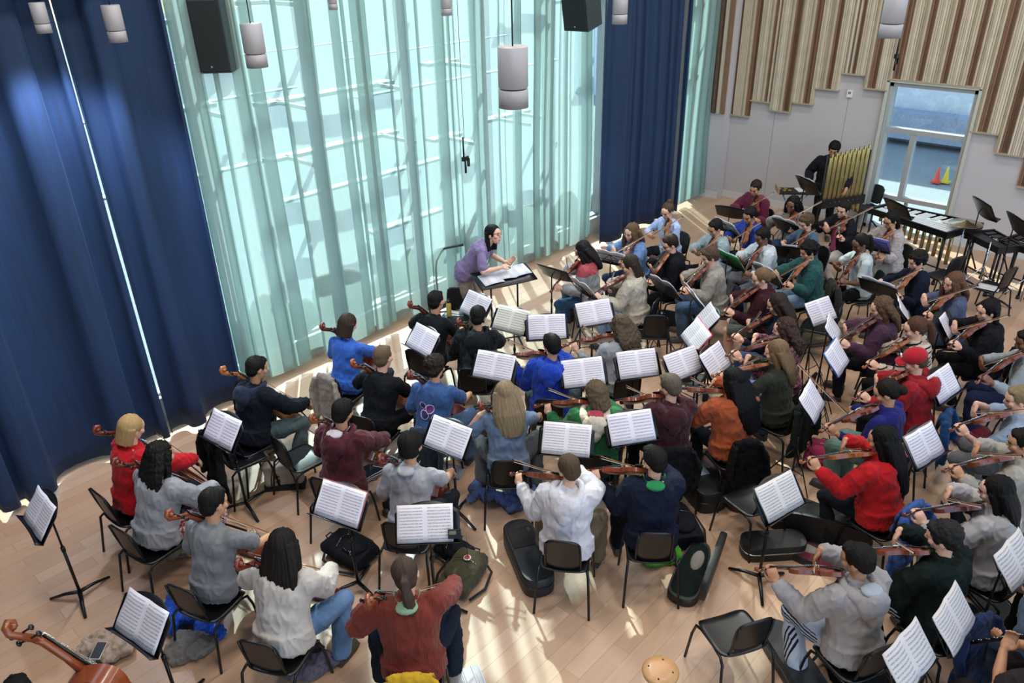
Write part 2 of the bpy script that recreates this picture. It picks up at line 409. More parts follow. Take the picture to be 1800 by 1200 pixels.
curtain('curtain', 2.70, 3.66, 8.14, .62, .15, .06, 7.6, VELVET, 3, 'blue velvet curtain between the narrow bright gap and the wide sheers', 'curtain', GB, wave=.05)
curtain('curtain', 10.92, 13.45, 8.02, .42, .10, .06, 7.6, VELVET, 4, 'blue velvet curtain behind the violinists, right of the wide sheers', 'curtain', GB)
for i, (a, b_, lb) in enumerate([(3.66, 3.99, 'narrow, next to the left blue curtains'), (4.06, 6.86, 'behind the cellists at the front'), (6.99, 7.66, 'narrow, left of the conductor'), (7.70, 8.15, 'narrow, behind the conductor'),
        (8.24, 9.86, 'right of the conductor'), (9.94, 10.98, 'meeting the right blue curtain')]):
    curtain('sheer_curtain', a, b_, 8.34, .30, .085, .14, 7.6, SHEER, 11+i, 'pale translucent sheer curtain '+lb, 'curtain', GS, wave=.03)
curtain('sheer_curtain', 13.3, 14.84, 8.14, .26, .10, .14, 7.6, SHEER, 21, 'pale sheer curtain bunched up in the corner right of the blue curtain', 'curtain', GS)
o = MB().box((-1.1, 8.1, 5.02), (8.4, .5, .16)).build('curtain_track', plain('track_black', '16181d', .6), smooth=False); tag(o, 'dark housing of the curtain track above the left blue curtains', 'curtain track')
# outdoors
gm = NT('sunny_paving'); n = gm.noise(.8, 5, gm.co()); n2 = gm.noise(30, 3, gm.co()); gm.bsdf(gm.mix(gm.math('MULTIPLY', gm.math('ADD', n, n2), .5), lin('6c7578'), lin('989f9e')), .9)
strut('floor_outside', MB().box((20, 30, -.35), (130, 70, .3)), gm.m).location = (0, 0, -.02)
ob = bpy.data.objects['floor_outside']
ob.data.clear_geometry(); ob.data.from_pydata([(-30, 8.95, -.2), (60, 8.95, -.2), (60, 70, -.2), (-30, 70, -.2), (15.5, -20, -.21), (60, -20, -.21), (60, 8.95, -.21), (15.5, 8.95, -.21)], [], [(0, 1, 2, 3), (4, 5, 6, 7)]); ob.data.update()
wm = plain('white_kerb_stone', 'dfe3e0', .8)
GK = 'white lines across the paving outside'
for i, (y, xa, xb) in enumerate([(12.5, 9, 11), (15.8, 9, 14), (19.5, 4, 13), (25, 18, 30), (29, 6, 18), (34, 24, 36), (40, 18, 30)]):
    o = MB().box(((xa+xb)/2, y, -.19), (xb-xa, .12+.008*y, .03)).build('paving_line', wm, smooth=False)
    tag(o, 'long white line across the paving outside, %s of the lines' % ['nearest to the glass', 'second nearest to the glass', 'third nearest to the glass', 'fourth nearest', 'third farthest', 'second farthest', 'farthest'][i], 'line', GK)
sh = plain('louvre_metal', '8a9092', .5, .4)
lv = [(7.0, 'highest row'), (6.1, 'second row from the top'), (5.2, 'third row from the top'), (4.3, 'third row from the bottom'), (3.4, 'second row from the bottom'), (2.5, 'lowest row')]
sg = [(3.2, 4.7, 'outside the left blue curtain edge'), (5.3, 7.55, 'outside above the front cellists'), (8.25, 8.9, 'outside above the conductor'), (9.45, 10.6, 'outside right of the conductor'), (11.3, 15, 'outside the right blue curtain')]
rn = random.Random(5)
for i, (z, ln) in enumerate(lv):
    for j, (xa, xb, sn) in enumerate(sg):
        if (i*3+j*2) % 5 in (0, 3): continue
        zz = z+rn.uniform(-.25, .25); y = 9.55
        o = MB().box(((xa+xb)/2, y, zz), (xb-xa, .22, .05)).build('sunshade_louvre', sh, smooth=False)
        MB().box((xa+.3, y-.42, zz), (.05, .84, .05)).box((xb-.3, y-.42, zz), (.05, .84, .05)).build('bracket', sh, o, smooth=False)
        tag(o, 'horizontal metal sunshade %s, %s' % (sn, ln), 'sunshade', 'sunshades outside the glass')
lf = plain('boulder_granite', 'a8a498', .9, 0, .12, 9)
for i in range(9):
    mb = MB(); rn = random.Random(i)
    for k in range(5): mb.ell((rn.uniform(-.35, .35), rn.uniform(-.05, .05), rn.uniform(.2, .85)), (.32, .17, .42))
    me = remesh(mb, .05, lambda p, n: .03*noise.noise(p*6), 2, 'boulder')
    o = put(me, 'boulder', lf, None, M.Translation((3.9+i*1.05, 9.06, -.18))); tag(o, 'rounded grey boulder outside the glass, number %s from the left' % ['one', 'two', 'three', 'four', 'five', 'six', 'seven', 'eight', 'nine'][i], 'boulder', 'boulders outside the glazed wall')
# yard seen through the right window
cb = plain('blue_grey_blockwork', 'dfe4ea', .85, 0, .1, 12)
strut('wall_outside', MB().box((24, 6, 3), (.4, 26, 7)), cb)
o = MB().box((23.7, 9.2, 1.4), (.3, 1.1, 3.1)).build('pillar', plain('dark_block', 'b4bfd0', .9, 0, .2, 18), smooth=False); tag(o, 'block pillar outside the tall window', 'pillar')
o = MB().tube([(23.6, 9.0, 3.2), (23.6, 7.5, 2.75), (23.6, 6.0, 2.5), (23.6, 4.0, 2.2)], .02, 6).build('cable', EBONY); tag(o, 'thin dark cable hanging across the wall outside the window', 'cable')
o = MB().box((23.2, 6.4, .3), (.6, 7, .7)).build('low_wall', plain('low_wall', 'a3adbe', .9, 0, .2, 22), smooth=False); tag(o, 'low blue-grey wall outside the tall window', 'wall')
for (px, py, c, nm) in ((1645, 318, 'e0503e', 'red-orange'), (1661, 318, 'd8c83a', 'yellow')):
    p = un(px, py+2, -.19)
    rt = empty('traffic_cone', p, 0, nm+' traffic cone outside the tall window', 'traffic cone', 'cones outside the window'); rt.scale = (.5, .5, .5)
    MB().lathe([(.16, .03), (.15, .05), (.03, .72), (.02, .74)], n=16).build('cone', plain('cone_'+nm[:3], c, .5), rt); MB().box((0, 0, .02), (.42, .42, .04)).build('base', plain('cone_'+nm[:3], c, .5), rt, smooth=False)
rt = empty('thermostat', (XW-.02, 5.49, 2.42), 0, 'small white thermostat on the grey wall right of the chimes', 'thermostat')
bevel(MB().box((0, 0, 0), (.035, .1, .13)).build('housing', plain('white_plastic', 'dcdcd8', .4), rt, smooth=False)); MB().box((-.02, 0, .02), (.005, .05, .04)).build('display', plain('display_grey', '70767a', .3), rt, smooth=False)
# ---------------------------------------------------------------- hanging lamps, speakers, microphones
LG = 'cylinder pendant lamps'
lampm = plain('lamp_grey', 'a29fa4', .5, .1, .02)
def lamp_proto():
    rt = empty('pendant_lamp'); tag(rt, '', 'lamp')
    MB().lathe([(.0, .62), (.150, .62), (.16, .61), (.16, .215), (.152, .205), (.152, .2), (.0, .2)], n=36).build('upper_cylinder', lampm, rt)
    MB().lathe([(.138, .19), (.138, .215)], n=24).build('gap_ring', EBONY, rt)
    MB().lathe([(.0, .06), (.13, .05), (.148, .0), (.16, .0), (.16, .18), (.152, .188), (.0, .19)], n=36).build('lower_cylinder', lampm, rt)
    t = NT('lamp_glow'); e = t.n('Emission'); e.inputs[0].default_value = (.75, .85, 1, 1); e.inputs[1].default_value = 6; t.l(e.outputs[0], t.out.inputs[0])
    MB().lathe([(0, .045), (.11, .045), (.11, .05), (0, .05)], n=24).build('diffuser', t.m, rt)
    MB().tube([(0, 0, .62), (0, 0, 3.6)], .008, 8).build('cable', EBONY, rt)
    return rt
lp = lamp_proto()
for i, (px, py, wpx, nm) in enumerate([(903, 188, 52, 'large and central, hanging before the sheers'), (1563, 66, 38, 'in front of the slatted wall'), (453, 118, 37, 'right of the left loudspeaker'), (209, 74, 31, 'second from the left, before the blue curtain'),
        (79, 58, 25.5, 'leftmost, beside the bright gap of the blue curtains'), (785, 27, 19, 'small and far, right of the long hanging cable'), (586, 17, 16, 'smallest, cut off by the top edge'), (1089, 42, 26.5, 'before the right blue curtain')]):
    d = min(FPX*.2/wpx, 7.6/ray(px, py).y); p = und(px, py, d); ls = wpx*d/FPX/.32
    place(lp, M.Translation(p) @ M.Scale(ls, 4), 'grey cylinder pendant lamp, '+nm, LG)
    l = bpy.data.lights.new('lamp_light', 'SPOT'); l.energy = (480 if i in (4, 7) else 90) if i else 40; l.spot_size = R(110 if i in (4, 7) else 95); l.spot_blend = .6; l.color = (.66, .76, 1); l.shadow_soft_size = .1
    lo = bpy.data.objects.new('lamp_light', l); COL.objects.link(lo); lo.location = p+V((0, 0, .03))
for i, (px, py, dep, rz, ln) in enumerate([(378, 126, 8.3, YAW+R(4), 'black loudspeaker hanging before the left of the sheers'), (1017, 52, 10.5, YAW-R(38), 'black loudspeaker tilted down near the top centre')]):
    p = und(px, py, dep); rt = empty('loudspeaker', p, rz-pi/2, ln, 'loudspeaker', 'hanging loudspeakers')
    if i: rt.rotation_euler = (R(12), R(0), rz-pi/2)
    s_ = 1 if i == 0 else .9
    bevel(MB().box((0, .12, .36*s_), (.40, .36, .74*s_), None, 1).build('cabinet', plain('speaker_grey', '2d3a40', .5), rt, smooth=False), .01)
    bevel(MB().box((0, -.07, .36*s_), (.36, .02, .70*s_)).build('grille', plain('speaker_grille', '10181b', .7), rt, smooth=False), .004)
    MB().box((0, -.082, .06), (.02, .003, .02)).build('badge', CHROME, rt, smooth=False)
    MB().tube([(-.14, .1, .7), (-.14, .1, 3)], .012, 8).tube([(.14, .1, .7), (.14, .1, 3)], .012, 8).box((0, .1, .76), (.34, .06, .03)).build('bracket', EBONY, rt)
def mic(px, py, dep, ln, h):
    p = und(px, py, dep); h = 8.0-p.z; rt = empty('hanging_microphone', p, 0, ln, 'microphone')
    MB().tube([(0, 0, 0), (0, 0, .16)], .013, 10).build('capsule', EBONY, rt)
    MB().box((.0, 0, .17), (.09, .03, .05)).box((.05, 0, .12), (.02, .03, .1)).build('clip', EBONY, rt, smooth=False)
    MB().tube([(-.02, 0, .17), (-.02, 0, .42)], .010, 8).tube([(0, 0, .4), (0, 0, h)], .003, 6).build('cable', EBONY, rt)
mic(819, 304, 9.0, 'black microphone hanging on a cable before the sheers', 0); mic(1571, 124, 9.5, 'black microphone hanging before the slatted wall', 0)

CG = 'added unseen fill lights above the orchestra'  # unseen fixtures added overhead to brighten the interior
k = 0
for x in (1.5, 5.0, 8.5, 12.0):
    for y in (-2.5, 1.5, 5.2):
        en = 118 if y > -2 else 55
        k += 1; rt = empty('added_fill_light', (x, y, 7.86), 0, 'added unseen fill light, row %s from the window side, column %s from the left' % ({5.2: 'first', 1.5: 'second', -2.5: 'third'}[y], {1.5: 'first', 5.0: 'second', 8.5: 'third', 12.0: 'fourth'}[x]), 'lamp', CG)
        MB().lathe([(0, .0), (.50, 0), (.52, .02), (.52, .14), (0, .14)], n=28).build('housing', lampm, rt)
        l = bpy.data.lights.new('fill_light_source', 'AREA'); l.shape = 'DISK'; l.size = .95; l.energy = en*(.8 if x > 8 and y < 2 else 1); l.color = (1, .94, .87)
        lo = bpy.data.objects.new('fill_light_source', l); COL.objects.link(lo); lo.location = (x, y, 7.84)
# ---------------------------------------------------------------- furniture and instruments
def rr(u, v, w, h, p=4.5):       # map [0,1]^2 to a rounded rectangle of half sizes w, h
    x, y = u*2-1, v*2-1; m = max(abs(x), abs(y)); 
    if m < 1e-6: return 0, 0
    a = math.atan2(y, x); k = m/((abs(cos(a))**p+abs(sin(a))**p)**(1/p)); return w*k*cos(a), h*k*sin(a)
def chair_proto():
    rt = empty('chair'); tag(rt, '', 'chair')
    def seat(u, v):
        x, y = rr(u, v, .212, .215); z = .452-.018*(1-min(1, (x/.2)**2))+.0; z -= .055*max(0, (y-.12)/.1)**2 if y > .12 else 0
        z += .03*max(0, (-y-.14)/.08)**2 if y < -.14 else 0; return (x, y+.02, z)
    MB().slab(seat, 16, 16, (0, 0, -.014)).build('seat', BLACK, rt)
    def back(u, v):
        x, z = rr(u, v, .155, .172, 3.8); return (x, -.205+.32*x*x*1.6-(z)*.17, .660+z)
    MB().slab(back, 16, 14, (0, -.014, 0)).build('backrest', BLACK, rt)
    for sx in (-1, 1):
        MB().tube([(sx*.20, -.03, .432), (sx*.205, .12, .43), (sx*.212, .185, .41), (sx*.222, .215, .30), (sx*.238, .25, .0)], .0115, 8).build('leg', STEEL, rt)
        MB().tube([(sx*.20, -.03, .432), (sx*.205, -.15, .43), (sx*.215, -.20, .40), (sx*.222, -.215, .30), (sx*.238, -.265, .0)], .0115, 8).build('leg', STEEL, rt)
        MB().tube([(sx*.150, -.10, .425), (sx*.148, -.155, .44), (sx*.148, -.178, .50), (sx*.148, -.212, .66), (sx*.142, -.235, .79)], .010, 8).build('back_post', STEEL, rt)
    MB().tube([(-.2, .1, .425), (.2, .1, .425)], .009, 6).tube([(-.2, -.1, .425), (.2, -.1, .425)], .009, 6).build('seat_frame', STEEL, rt)
    return rt
CHAIR = chair_proto()
DT = 38   # desk lean in degrees from vertical
def desk_m(h): return TR(0, 0, h, 0, R(-DT) if False else R(DT)*-1)
def stand_proto(kind):
    rt = empty('music_stand'); tag(rt, '', 'music stand'); dm = TR(0, 0, 1.0, 0, -R(DT))
    P = lambda mb: mb.xf(dm)
    if kind == 'solid':
        def dk(u, v):
            x = (u*2-1)*.26; return (x, -.035*(u*2-1)**2+.035, -.13+v*(.25+.085*(1-(u*2-1)**2)))
        P(MB().slab(dk, 14, 6, (0, .006, 0))).build('desk', STEEL, rt)
        P(MB().slab(lambda u, v: ((u*2-1)*.26, .03-.07*v-.02*(u*2-1)**2, -.13), 10, 2, (0, 0, -.006))).build('shelf', STEEL, rt)
    elif kind == 'perf':
        mb = MB(); cs = 14; rs = 9      # a grid of strips around oval holes
        for i in range(cs+1): mb.box(((i/cs-.5)*.48, .02, .02), (.014, .004, .30))
        for j in range(rs+1): mb.box((0, .02, -.13+j*.30/rs), (.48, .004, .014))
        P(mb).build('desk', STEEL, rt, smooth=False)
        P(MB().box((0, .0, -.135), (.48, .05, .006))).build('shelf', STEEL, rt, smooth=False)
    else:
        mb = MB()
        for a, b_ in (((-.24, -.12), (.24, -.12)), ((-.2, .14), (.2, .14)), ((-.24, -.12), (-.2, .14)), ((.24, -.12), (.2, .14)), ((0, -.12), (0, .14)), ((-.22, 0), (.22, 0)), ((-.24, -.12), (0, .14)), ((.24, -.12), (0, .14))):
            mb.tube([(a[0], .02, a[1]), (b_[0], .02, b_[1])], .005, 6)
        P(mb).build('desk', STEEL, rt); P(MB().box((0, .0, -.125), (.46, .045, .005))).build('shelf', STEEL, rt, smooth=False)
    MB().tube([(0, .05, .99), (0, .07, .95), (0, .07, .55)], .009, 8).build('upper_pole', STEEL, rt)
    if kind == 'solid':
        MB().tube([(0, .07, .58), (0, .07, .07)], .0135, 10).build('lower_pole', STEEL, rt)
        MB().lathe([(.0, 0), (.018, 0), (.018, .05), (0, .05)], (0, .07, .56), 12).build('collar', STEEL, rt)
        for k in range(3):
            a = 2*pi*k/3+pi/2+.3; c, s = cos(a), sin(a)
            MB().tube([(0, .07, .085), (c*.14, .07+s*.14, .06), (c*.28, .07+s*.28, .012)], [.020, .017, .013], 8, .8).build('leg', STEEL, rt)
    else:
        MB().tube([(0, .07, .58), (0, .07, .14)], .0115, 8).build('lower_pole', STEEL, rt)
        for k in range(3):
            a = 2*pi*k/3+pi/2+.3; c, s = cos(a), sin(a)
            MB().tube([(c*.02, .07+s*.02, .42), (c*.18, .07+s*.18, .2), (c*.30, .07+s*.30, .01)], .007, 6).tube([(c*.01, .07+s*.01, .16), (c*.18, .07+s*.18, .2)], .005, 6).build('leg', STEEL, rt)
        MB().box((.02, .07, .5), (.05, .014, .014)).build('knob', RUBBER, rt, smooth=False)
    return rt
STANDS = {k: stand_proto(k) for k in ('solid', 'perf', 'wire')}
def page_mesh(single=False, w=.225, h=.30, bow=.012, seed=0):
    mb = MB()
    def pg(u, v):
        x = (u*2-1)*w; k = abs(u*2-1); return (x, -.012-bow*sin(pi*min(1, k*1.05))*1.0+.01*k*noise.noise(V((u*3, v*2, seed))), v*h)
    mb.slab(pg, 16, 5, (0, .005, 0)); return mb.mesh('open_music')
PAGES = [page_mesh(seed=s, bow=b_) for s, b_ in ((0, .012), (1, .02), (2, .008))]
COVER = MB().slab(lambda u, v: ((u*2-1)*.235, -.003, v*.315-.006), 4, 2, (0, .004, 0)).mesh('cover')
SINGLE = MB().slab(lambda u, v: ((u*2-1)*.108, -.01-.02*v*v*.5, v*.28), 6, 5, (0, .002, 0)).mesh('sheet')
# violin ------------------------------------------------------------------
OUT = [(0, .012), (.02, .05), (.06, .077), (.14, .098), (.24, .104), (.34, .096), (.40, .083), (.425, .089), (.45, .068), (.52, .056), (.60, .055), (.66, .066), (.685, .076), (.71, .068), (.78, .081), (.85, .084), (.92, .074), (.97, .048), (1, .012)]
def wid(t):
    for (a, x), (b_, y) in zip(OUT, OUT[1:]):
        if t <= b_: return x+(y-x)*(t-a)/(b_-a)
    return OUT[-1][1]
def body_mb(L, s, rib, arch, n=26, m=8):    # closed arched box following the outline
    rings = []
    for i in range(n+1):
        t = i/n; w_ = wid(t)*s; y = t*L; e = sin(pi*min(1, max(0, t)))**.5 if 0 < t < 1 else 0; r = []
        for j in range(m+1):
            u = j/m*2-1; r.append(V((w_*u, y, rib/2+arch*e*(1-u*u)**.8)))
        for j in range(m+1):
            u = 1-j/m*2; r.append(V((w_*u, y, -rib/2-arch*.8*e*(1-u*u)**.8)))
        rings.append(r)
    return MB().ring(rings)
def fhole(sx, y, k, z):
    return MB().tube([(sx*.022*k, y+.03*k, z), (sx*.027*k, y+.018*k, z), (sx*.034*k, y-.002*k, z), (sx*.040*k, y-.02*k, z-.002*k), (sx*.046*k, y-.03*k, z-.003*k)], [.0045*k, .0022*k, .0018*k, .0022*k, .0045*k], 6, .35)
def violin_proto(col, viola=False):
    k = 1.1 if viola else 1.0; WD = varnish({'8a3d1e': '73371f', 'a85a26': '8f5129', '6b2a1a': '58271b'}.get(col, col)); rt = empty('viola' if viola else 'violin'); tag(rt, '', 'viola' if viola else 'violin')
    sharp(body_mb(.356*k, k, .030*k, .013*k).build('body', WD, rt), 50)
    sc = MB().tube([(0, .34*k, .012*k), (0, .40*k, .013*k), (0, .47*k, .010*k), (0, .482*k, .006*k)], [.013*k, .0115*k, .012*k, .012*k], 8)
    sc.tube([(0, .475*k, .008*k), (0, .53*k, -.008*k), (0, .56*k, -.02*k), (0, .578*k, -.012*k), (0, .575*k, .004*k), (0, .56*k, .006*k), (0, .553*k, -.006*k)], [.0125*k, .010*k, .009*k, .009*k, .0085*k, .007*k, .005*k], 8, 1.0)
    sc.ell((0, .563*k, -.006*k), (.016*k, .012*k, .012*k)); sc.build('neck_and_scroll', WD, rt)
    MB().slab(lambda u, v: ((u*2-1)*(.021-.009*v)*k, (.215+.265*v)*k, (.034-.004*(u*2-1)**2-.010*v)*k), 6, 4, (0, 0, -.006)).build('fingerboard', EBONY, rt)
    MB().slab(lambda u, v: ((u*2-1)*(.010+.012*v)*k, (.004+.11*v)*k, (.026+.012*v)*k), 4, 3, (0, 0, -.006)).build('tailpiece', EBONY, rt)
    MB().slab(lambda u, v: ((u*2-1)*.021*k, .158*k, (.024+.022*v*(1-.35*(u*2-1)**2))*k), 6, 2, (0, .003, 0)).build('bridge', plain('bridge_maple', 'd8c296', .6), rt)
    MB().ell((-.045*k, .035*k, .034*k), (.038*k, .035*k, .009*k)).build('chin_rest', EBONY, rt)
    mb = MB()
    for s in (-1, 1):
        for q in (0, 1): mb.tube([(0, (.50+.022*q)*k, 0), (s*.034*k, (.505+.022*q)*k, .002*k)], [.003*k, .004*k], 6).ell((s*.036*k, (.505+.022*q)*k, .002*k), (.004*k, .008*k, .007*k), n=8, m=6)
    mb.build('pegs', EBONY, rt)
    mb = MB()
    for q in (-1.5, -.5, .5, 1.5): mb.tube([(q*.005*k, .11*k, .040*k), (q*.010*k, .16*k, .046*k), (q*.005*k, .485*k, .022*k)], .0009, 4)
    mb.build('strings', CHROME, rt)
    mb = fhole(1, .17*k, k, .0255*k); mb.join(fhole(-1, .17*k, k, .0255*k)); mb.build('f_holes', EBONY, rt); return rt
VIOL = {c: violin_proto(c) for c in ('8a3d1e', 'a85a26', '6b2a1a')}
VIOL['viola'] = violin_proto('7a361c', True)
def bow_proto(L, name):
    rt = empty(name); tag(rt, '', 'bow')     # frog at the origin, stick along +Y, hair below (-Z)
    MB().tube([(0, -.03, .012), (0, L*.3, .008), (0, L*.6, .004), (0, L-.01, .012)], [.0058, .0054, .0046, .004], 6).build('stick', varnish('8a5434', 'bow_wood'), rt)
    MB().box((0, L*.5, -.006), (.012, L-.04, .003)).build('hair', HAIRW, rt, smooth=False)
    MB().box((0, .01, .0), (.012, .05, .022)).build('frog', EBONY, rt, smooth=False)
    MB().box((0, L-.006, .002), (.008, .014, .022), None, .7).build('tip', EBONY, rt, smooth=False); return rt
VBOW, CBOW = bow_proto(.74, 'violin_bow'), bow_proto(.72, 'cello_bow')
def cello_proto(col):
    WD = varnish(col, 'cello_wood'); rt = empty('cello'); tag(rt, '', 'cello'); L = .755
    sharp(body_mb(L, 2.12, .115, .028, 30, 8).build('body', WD, rt), 50)
    sc = MB().tube([(0, .73, .05), (0, .85, .045), (0, 1.0, .03), (0, 1.035, .02)], [.026, .02, .02, .022], 8)
    sc.tube([(0, 1.02, .03), (0, 1.11, -.02), (0, 1.155, -.045), (0, 1.19, -.035), (0, 1.20, -.005), (0, 1.18, .015), (0, 1.155, .005), (0, 1.155, -.012)], [.022, .02, .019, .018, .018, .016, .012, .008], 8)
    sc.ell((0, 1.168, -.012), (.034, .022, .022)); sc.build('neck_and_scroll', WD, rt)
    MB().slab(lambda u, v: ((u*2-1)*(.031-.014*v), .42+.60*v, .125-.006*(u*2-1)**2-.062*v), 6, 4, (0, 0, -.012)).build('fingerboard', EBONY, rt)
    MB().slab(lambda u, v: ((u*2-1)*(.016+.014*v), .01+.22*v, .095+.03*v), 4, 3, (0, 0, -.01)).build('tailpiece', EBONY, rt)
    mb = MB()
    for s in (-1, 1): mb.tube([(s*.042, .335, .085), (s*.03, .335, .11), (s*.036, .335, .135), (0, .335, .155)], [.009, .007, .008, .007], 6, .5)
    mb.tube([(-.03, .335, .11), (0, .335, .125), (.03, .335, .11)], .006, 6).build('bridge', plain('bridge_maple', 'd8c296', .6), rt)
    mb = MB()
    for s in (-1, 1):
        for q in (0, 1): mb.tube([(0, 1.06+.05*q, 0), (s*.07, 1.065+.05*q, 0)], .006, 6).ell((s*.075, 1.065+.05*q, 0), (.008, .017, .014), n=8, m=6)
    mb.build('pegs', EBONY, rt)
    mb = MB()
    for q in (-1.5, -.5, .5, 1.5): mb.tube([(q*.009, .24, .125), (q*.016, .335, .158), (q*.007, 1.03, .066)], .0014, 4)
    mb.build('strings', CHROME, rt)
    mb = fhole(1, .34, 2.4, .072); mb.join(fhole(-1, .34, 2.4, .072)); mb.build('f_holes', EBONY, rt)
    MB().tube([(0, .0, 0), (0, -.32, 0)], [.006, .004], 6).build('endpin', CHROME, rt); return rt
CELLO = {c: cello_proto(c) for c in ('a5602a', '6a2718', '85401f')}
# ---------------------------------------------------------------- people
def ik(S, T, l1, l2, pole):
    d = T-S; L = min(d.length, l1+l2-.004); di = d.normalized(); a = (l1*l1-l2*l2+L*L)/(2*L); h = sqrt(max(0, l1*l1-a*a))
    p = V(pole); p = (p-di*p.dot(di)).normalized(); return S+di*a+p*h, S+di*L
def hand(mb, w_, d, n, side, curl=.6, spread=.0):
    d = V(d).normalized(); n = V(n); n = (n-d*n.dot(d)).normalized(); s = d.cross(n)*side     # s: towards the thumb
    rot = M(((s.x, d.x, n.x), (s.y, d.y, n.y), (s.z, d.z, n.z)))
    mb.ell(w_+d*.048, (.040, .052, .017), rot)
    for i, (o_, ln) in enumerate(((.030, .92), (.010, 1.0), (-.011, .94), (-.030, .76))):
        p = w_+d*.084+s*o_; a = curl*(.5+.12*i); pts = [p-d*.02, p]; q = p
        for sg, add in ((.040, 1.0), (.027, .95), (.021, .7)):
            q = q+(d*cos(a)+n*sin(a)+s*spread*o_*6)*sg*ln; pts.append(q); a += curl*add
        mb.tube(pts, [.0098, .0095, .0088, .0080, .0066], 7)
    p = w_+d*.022+s*.03; mb.tube([p, p+s*.022+d*.026+n*.010, p+s*.026+d*.054+n*.024, p+s*.018+d*.076+n*.034], [.013, .0115, .0098, .008], 7)
POSES = {}
def pose(name, kind='vln', az=62, pitch=-8, roll=28, s=.34, hy=22, hp=-14, hr=-8, lean=6, legs='a', **k):
    P = dict(kind=kind, legs=legs, name=name); sit = kind not in ('con', 'perc'); hz_ = .53 if sit else (.93)
    LM = M.Translation((0, 0, hz_)) @ M.Rotation(-R(lean), 4, 'X') @ M.Translation((0, 0, -hz_)); P['LM'] = LM; dz = hz_-.53
    P['dz'] = dz; P['hip'] = hz_
    P['neck'] = LM @ V((0, .01, 1.07+dz)); P['HM'] = M.Translation(LM @ V((0, .035, 1.215+dz))) @ M.Rotation(R(hy), 4, 'Z') @ M.Rotation(R(hp), 4, 'X') @ M.Rotation(R(hr), 4, 'Y') @ M.Scale(1.07, 4)
    SL, SR = LM @ V((-.175, .0, .99+dz)), LM @ V((.175, .0, .99+dz)); P['SL'], P['SR'] = SL, SR
    if kind == 'vln':
        a = V((-sin(R(az))*cos(R(pitch)), cos(R(az))*cos(R(pitch)), sin(R(pitch)))); o_ = LM @ V((-.035, .075, 1.085))+V((-.02, 0, 0))
        up = V((0, 0, 1)); x = a.cross(up).normalized(); up = (M.Rotation(R(roll), 3, a) @ x.cross(a)); VM = frame(o_, a, up)
        P['inst'] = VM; n = VM.to_3x3() @ V((0, 0, 1)); x = VM.to_3x3() @ V((1, 0, 0))
        C_ = VM @ V((0, .185, .052)); bd = (-x+a*.04+n*k.get('bt', .0)).normalized(); F_ = C_-bd*s; P['bow'] = frame(F_, bd, n); 
        if 'rest' in k: F_ = V(k['rest'][0]); bd = V(k['rest'][1]).normalized(); P['bow'] = frame(F_, bd, (0, .3, 1))
        hl = VM @ V((-.01, .455, -.045)); P['LH'] = (hl, (n*.75+a*.25-x*.1), (x*1.0-a*.1), 1, .75)
        P['RH'] = (F_-bd*.0+n*.045-x*0-V((0, .02, 0)), (bd*-.1-n*.75+a*.0+V((-.3, .35, 0))), (-n*.3-a*.9), 1, .65)
        P['pl'], P['pr_'] = (.15, -.2, -1), (.9, -.35, -.55)
    elif kind == 'vlc':
        a = V((k.get('ax', -.17), -.55, .82)).normalized(); B = V((.03+k.get('bx', 0), .57, .29)); VM = frame(B, a, (0, .82, .57)); P['inst'] = VM
        n = VM.to_3x3() @ V((0, 0, 1)); x = VM.to_3x3() @ V((1, 0, 0)); C_ = B+a*.29+n*.165; bd = V((-1, -.10+k.get('by', .1), k.get('bz', .08))).normalized(); F_ = C_-bd*s
        P['bow'] = frame(F_, bd, -n if False else n); 
        hl = B+a*k.get('lh', .83)+n*.03-V((.045, 0, 0)); P['LH'] = (hl, (.55, .25, .15), (.2, -.75, -.35), 1, .75)
        P['RH'] = (F_+n*.05+V((.03, -.03, .03)), (-.35, .45, -.55), (-.2, -.6, -.5), 1, .6)
        P['pl'], P['pr_'] = (-.35, .1, -1), (.5, -.3, -1)
    elif kind == 'con':
        P['RH'] = (LM @ V((.20, .36, 1.0+dz)), (-.5, .8, .2), (-.2, -.1, -1), 1, .9); P['LH'] = (LM @ V((-.26, .42, .90+dz)), (-.1, .9, .45), (.5, -.1, .3), 1, .25)
        P['pl'], P['pr_'] = (-.7, -.5, -.5), (.8, -.5, -.5); P['bow'] = frame(P['RH'][0]+V((-.03, .08, .0)), (-.95, .2, .05), (0, 0, 1))
    elif kind == 'perc':
        P['RH'] = (V((.30, .22, 1.02)), (-.1, .5, -.8), (-.5, -.3, 0), 1, .5); P['LH'] = (V((-.30, .16, .95)), (.1, .4, -.9), (.5, -.3, 0), 1, .5); P['pl'], P['pr_'] = (-.35, -.9, 0), (.35, -.9, 0)
    elif kind == 'wind':
        P['inst'] = frame(P['HM'] @ V((0, .12, -.06)), (0, .62, -.78), (0, .78, .62)); q = P['inst']
        P['RH'] = (q @ V((.06, .40, -.05)), (-.6, .1, .5), (-.3, .1, .9), 1, .8); P['LH'] = (q @ V((-.06, .22, -.05)), (.6, .1, .5), (.3, .1, .9), 1, .8); P['pl'], P['pr_'] = (-.8, .1, -.8), (.8, .1, -.8)
    for sd, S, key, pk in ((-1, SL, 'LH', 'pl'), (1, SR, 'RH', 'pr_')):
        T, d, n, s_, cu_ = P[key]; T = V(T); d = V(d).normalized(); W_ = T-d*.055; E_, W2 = ik(S, W_, .285, .255, P[pk])
        P['E'+key] = E_; P['W'+key] = W2; P['h'+key] = (d, V(n), (-1 if sd > 0 else 1), cu_)
    L_ = {'a': (.13, .42, .50, .14, .36), 'w': (.24, .38, .50, .23, .34), 'c': (.27, .40, .52, .26, .26), 'b': (.16, .40, .49, .20, .22), 's': None}[legs]
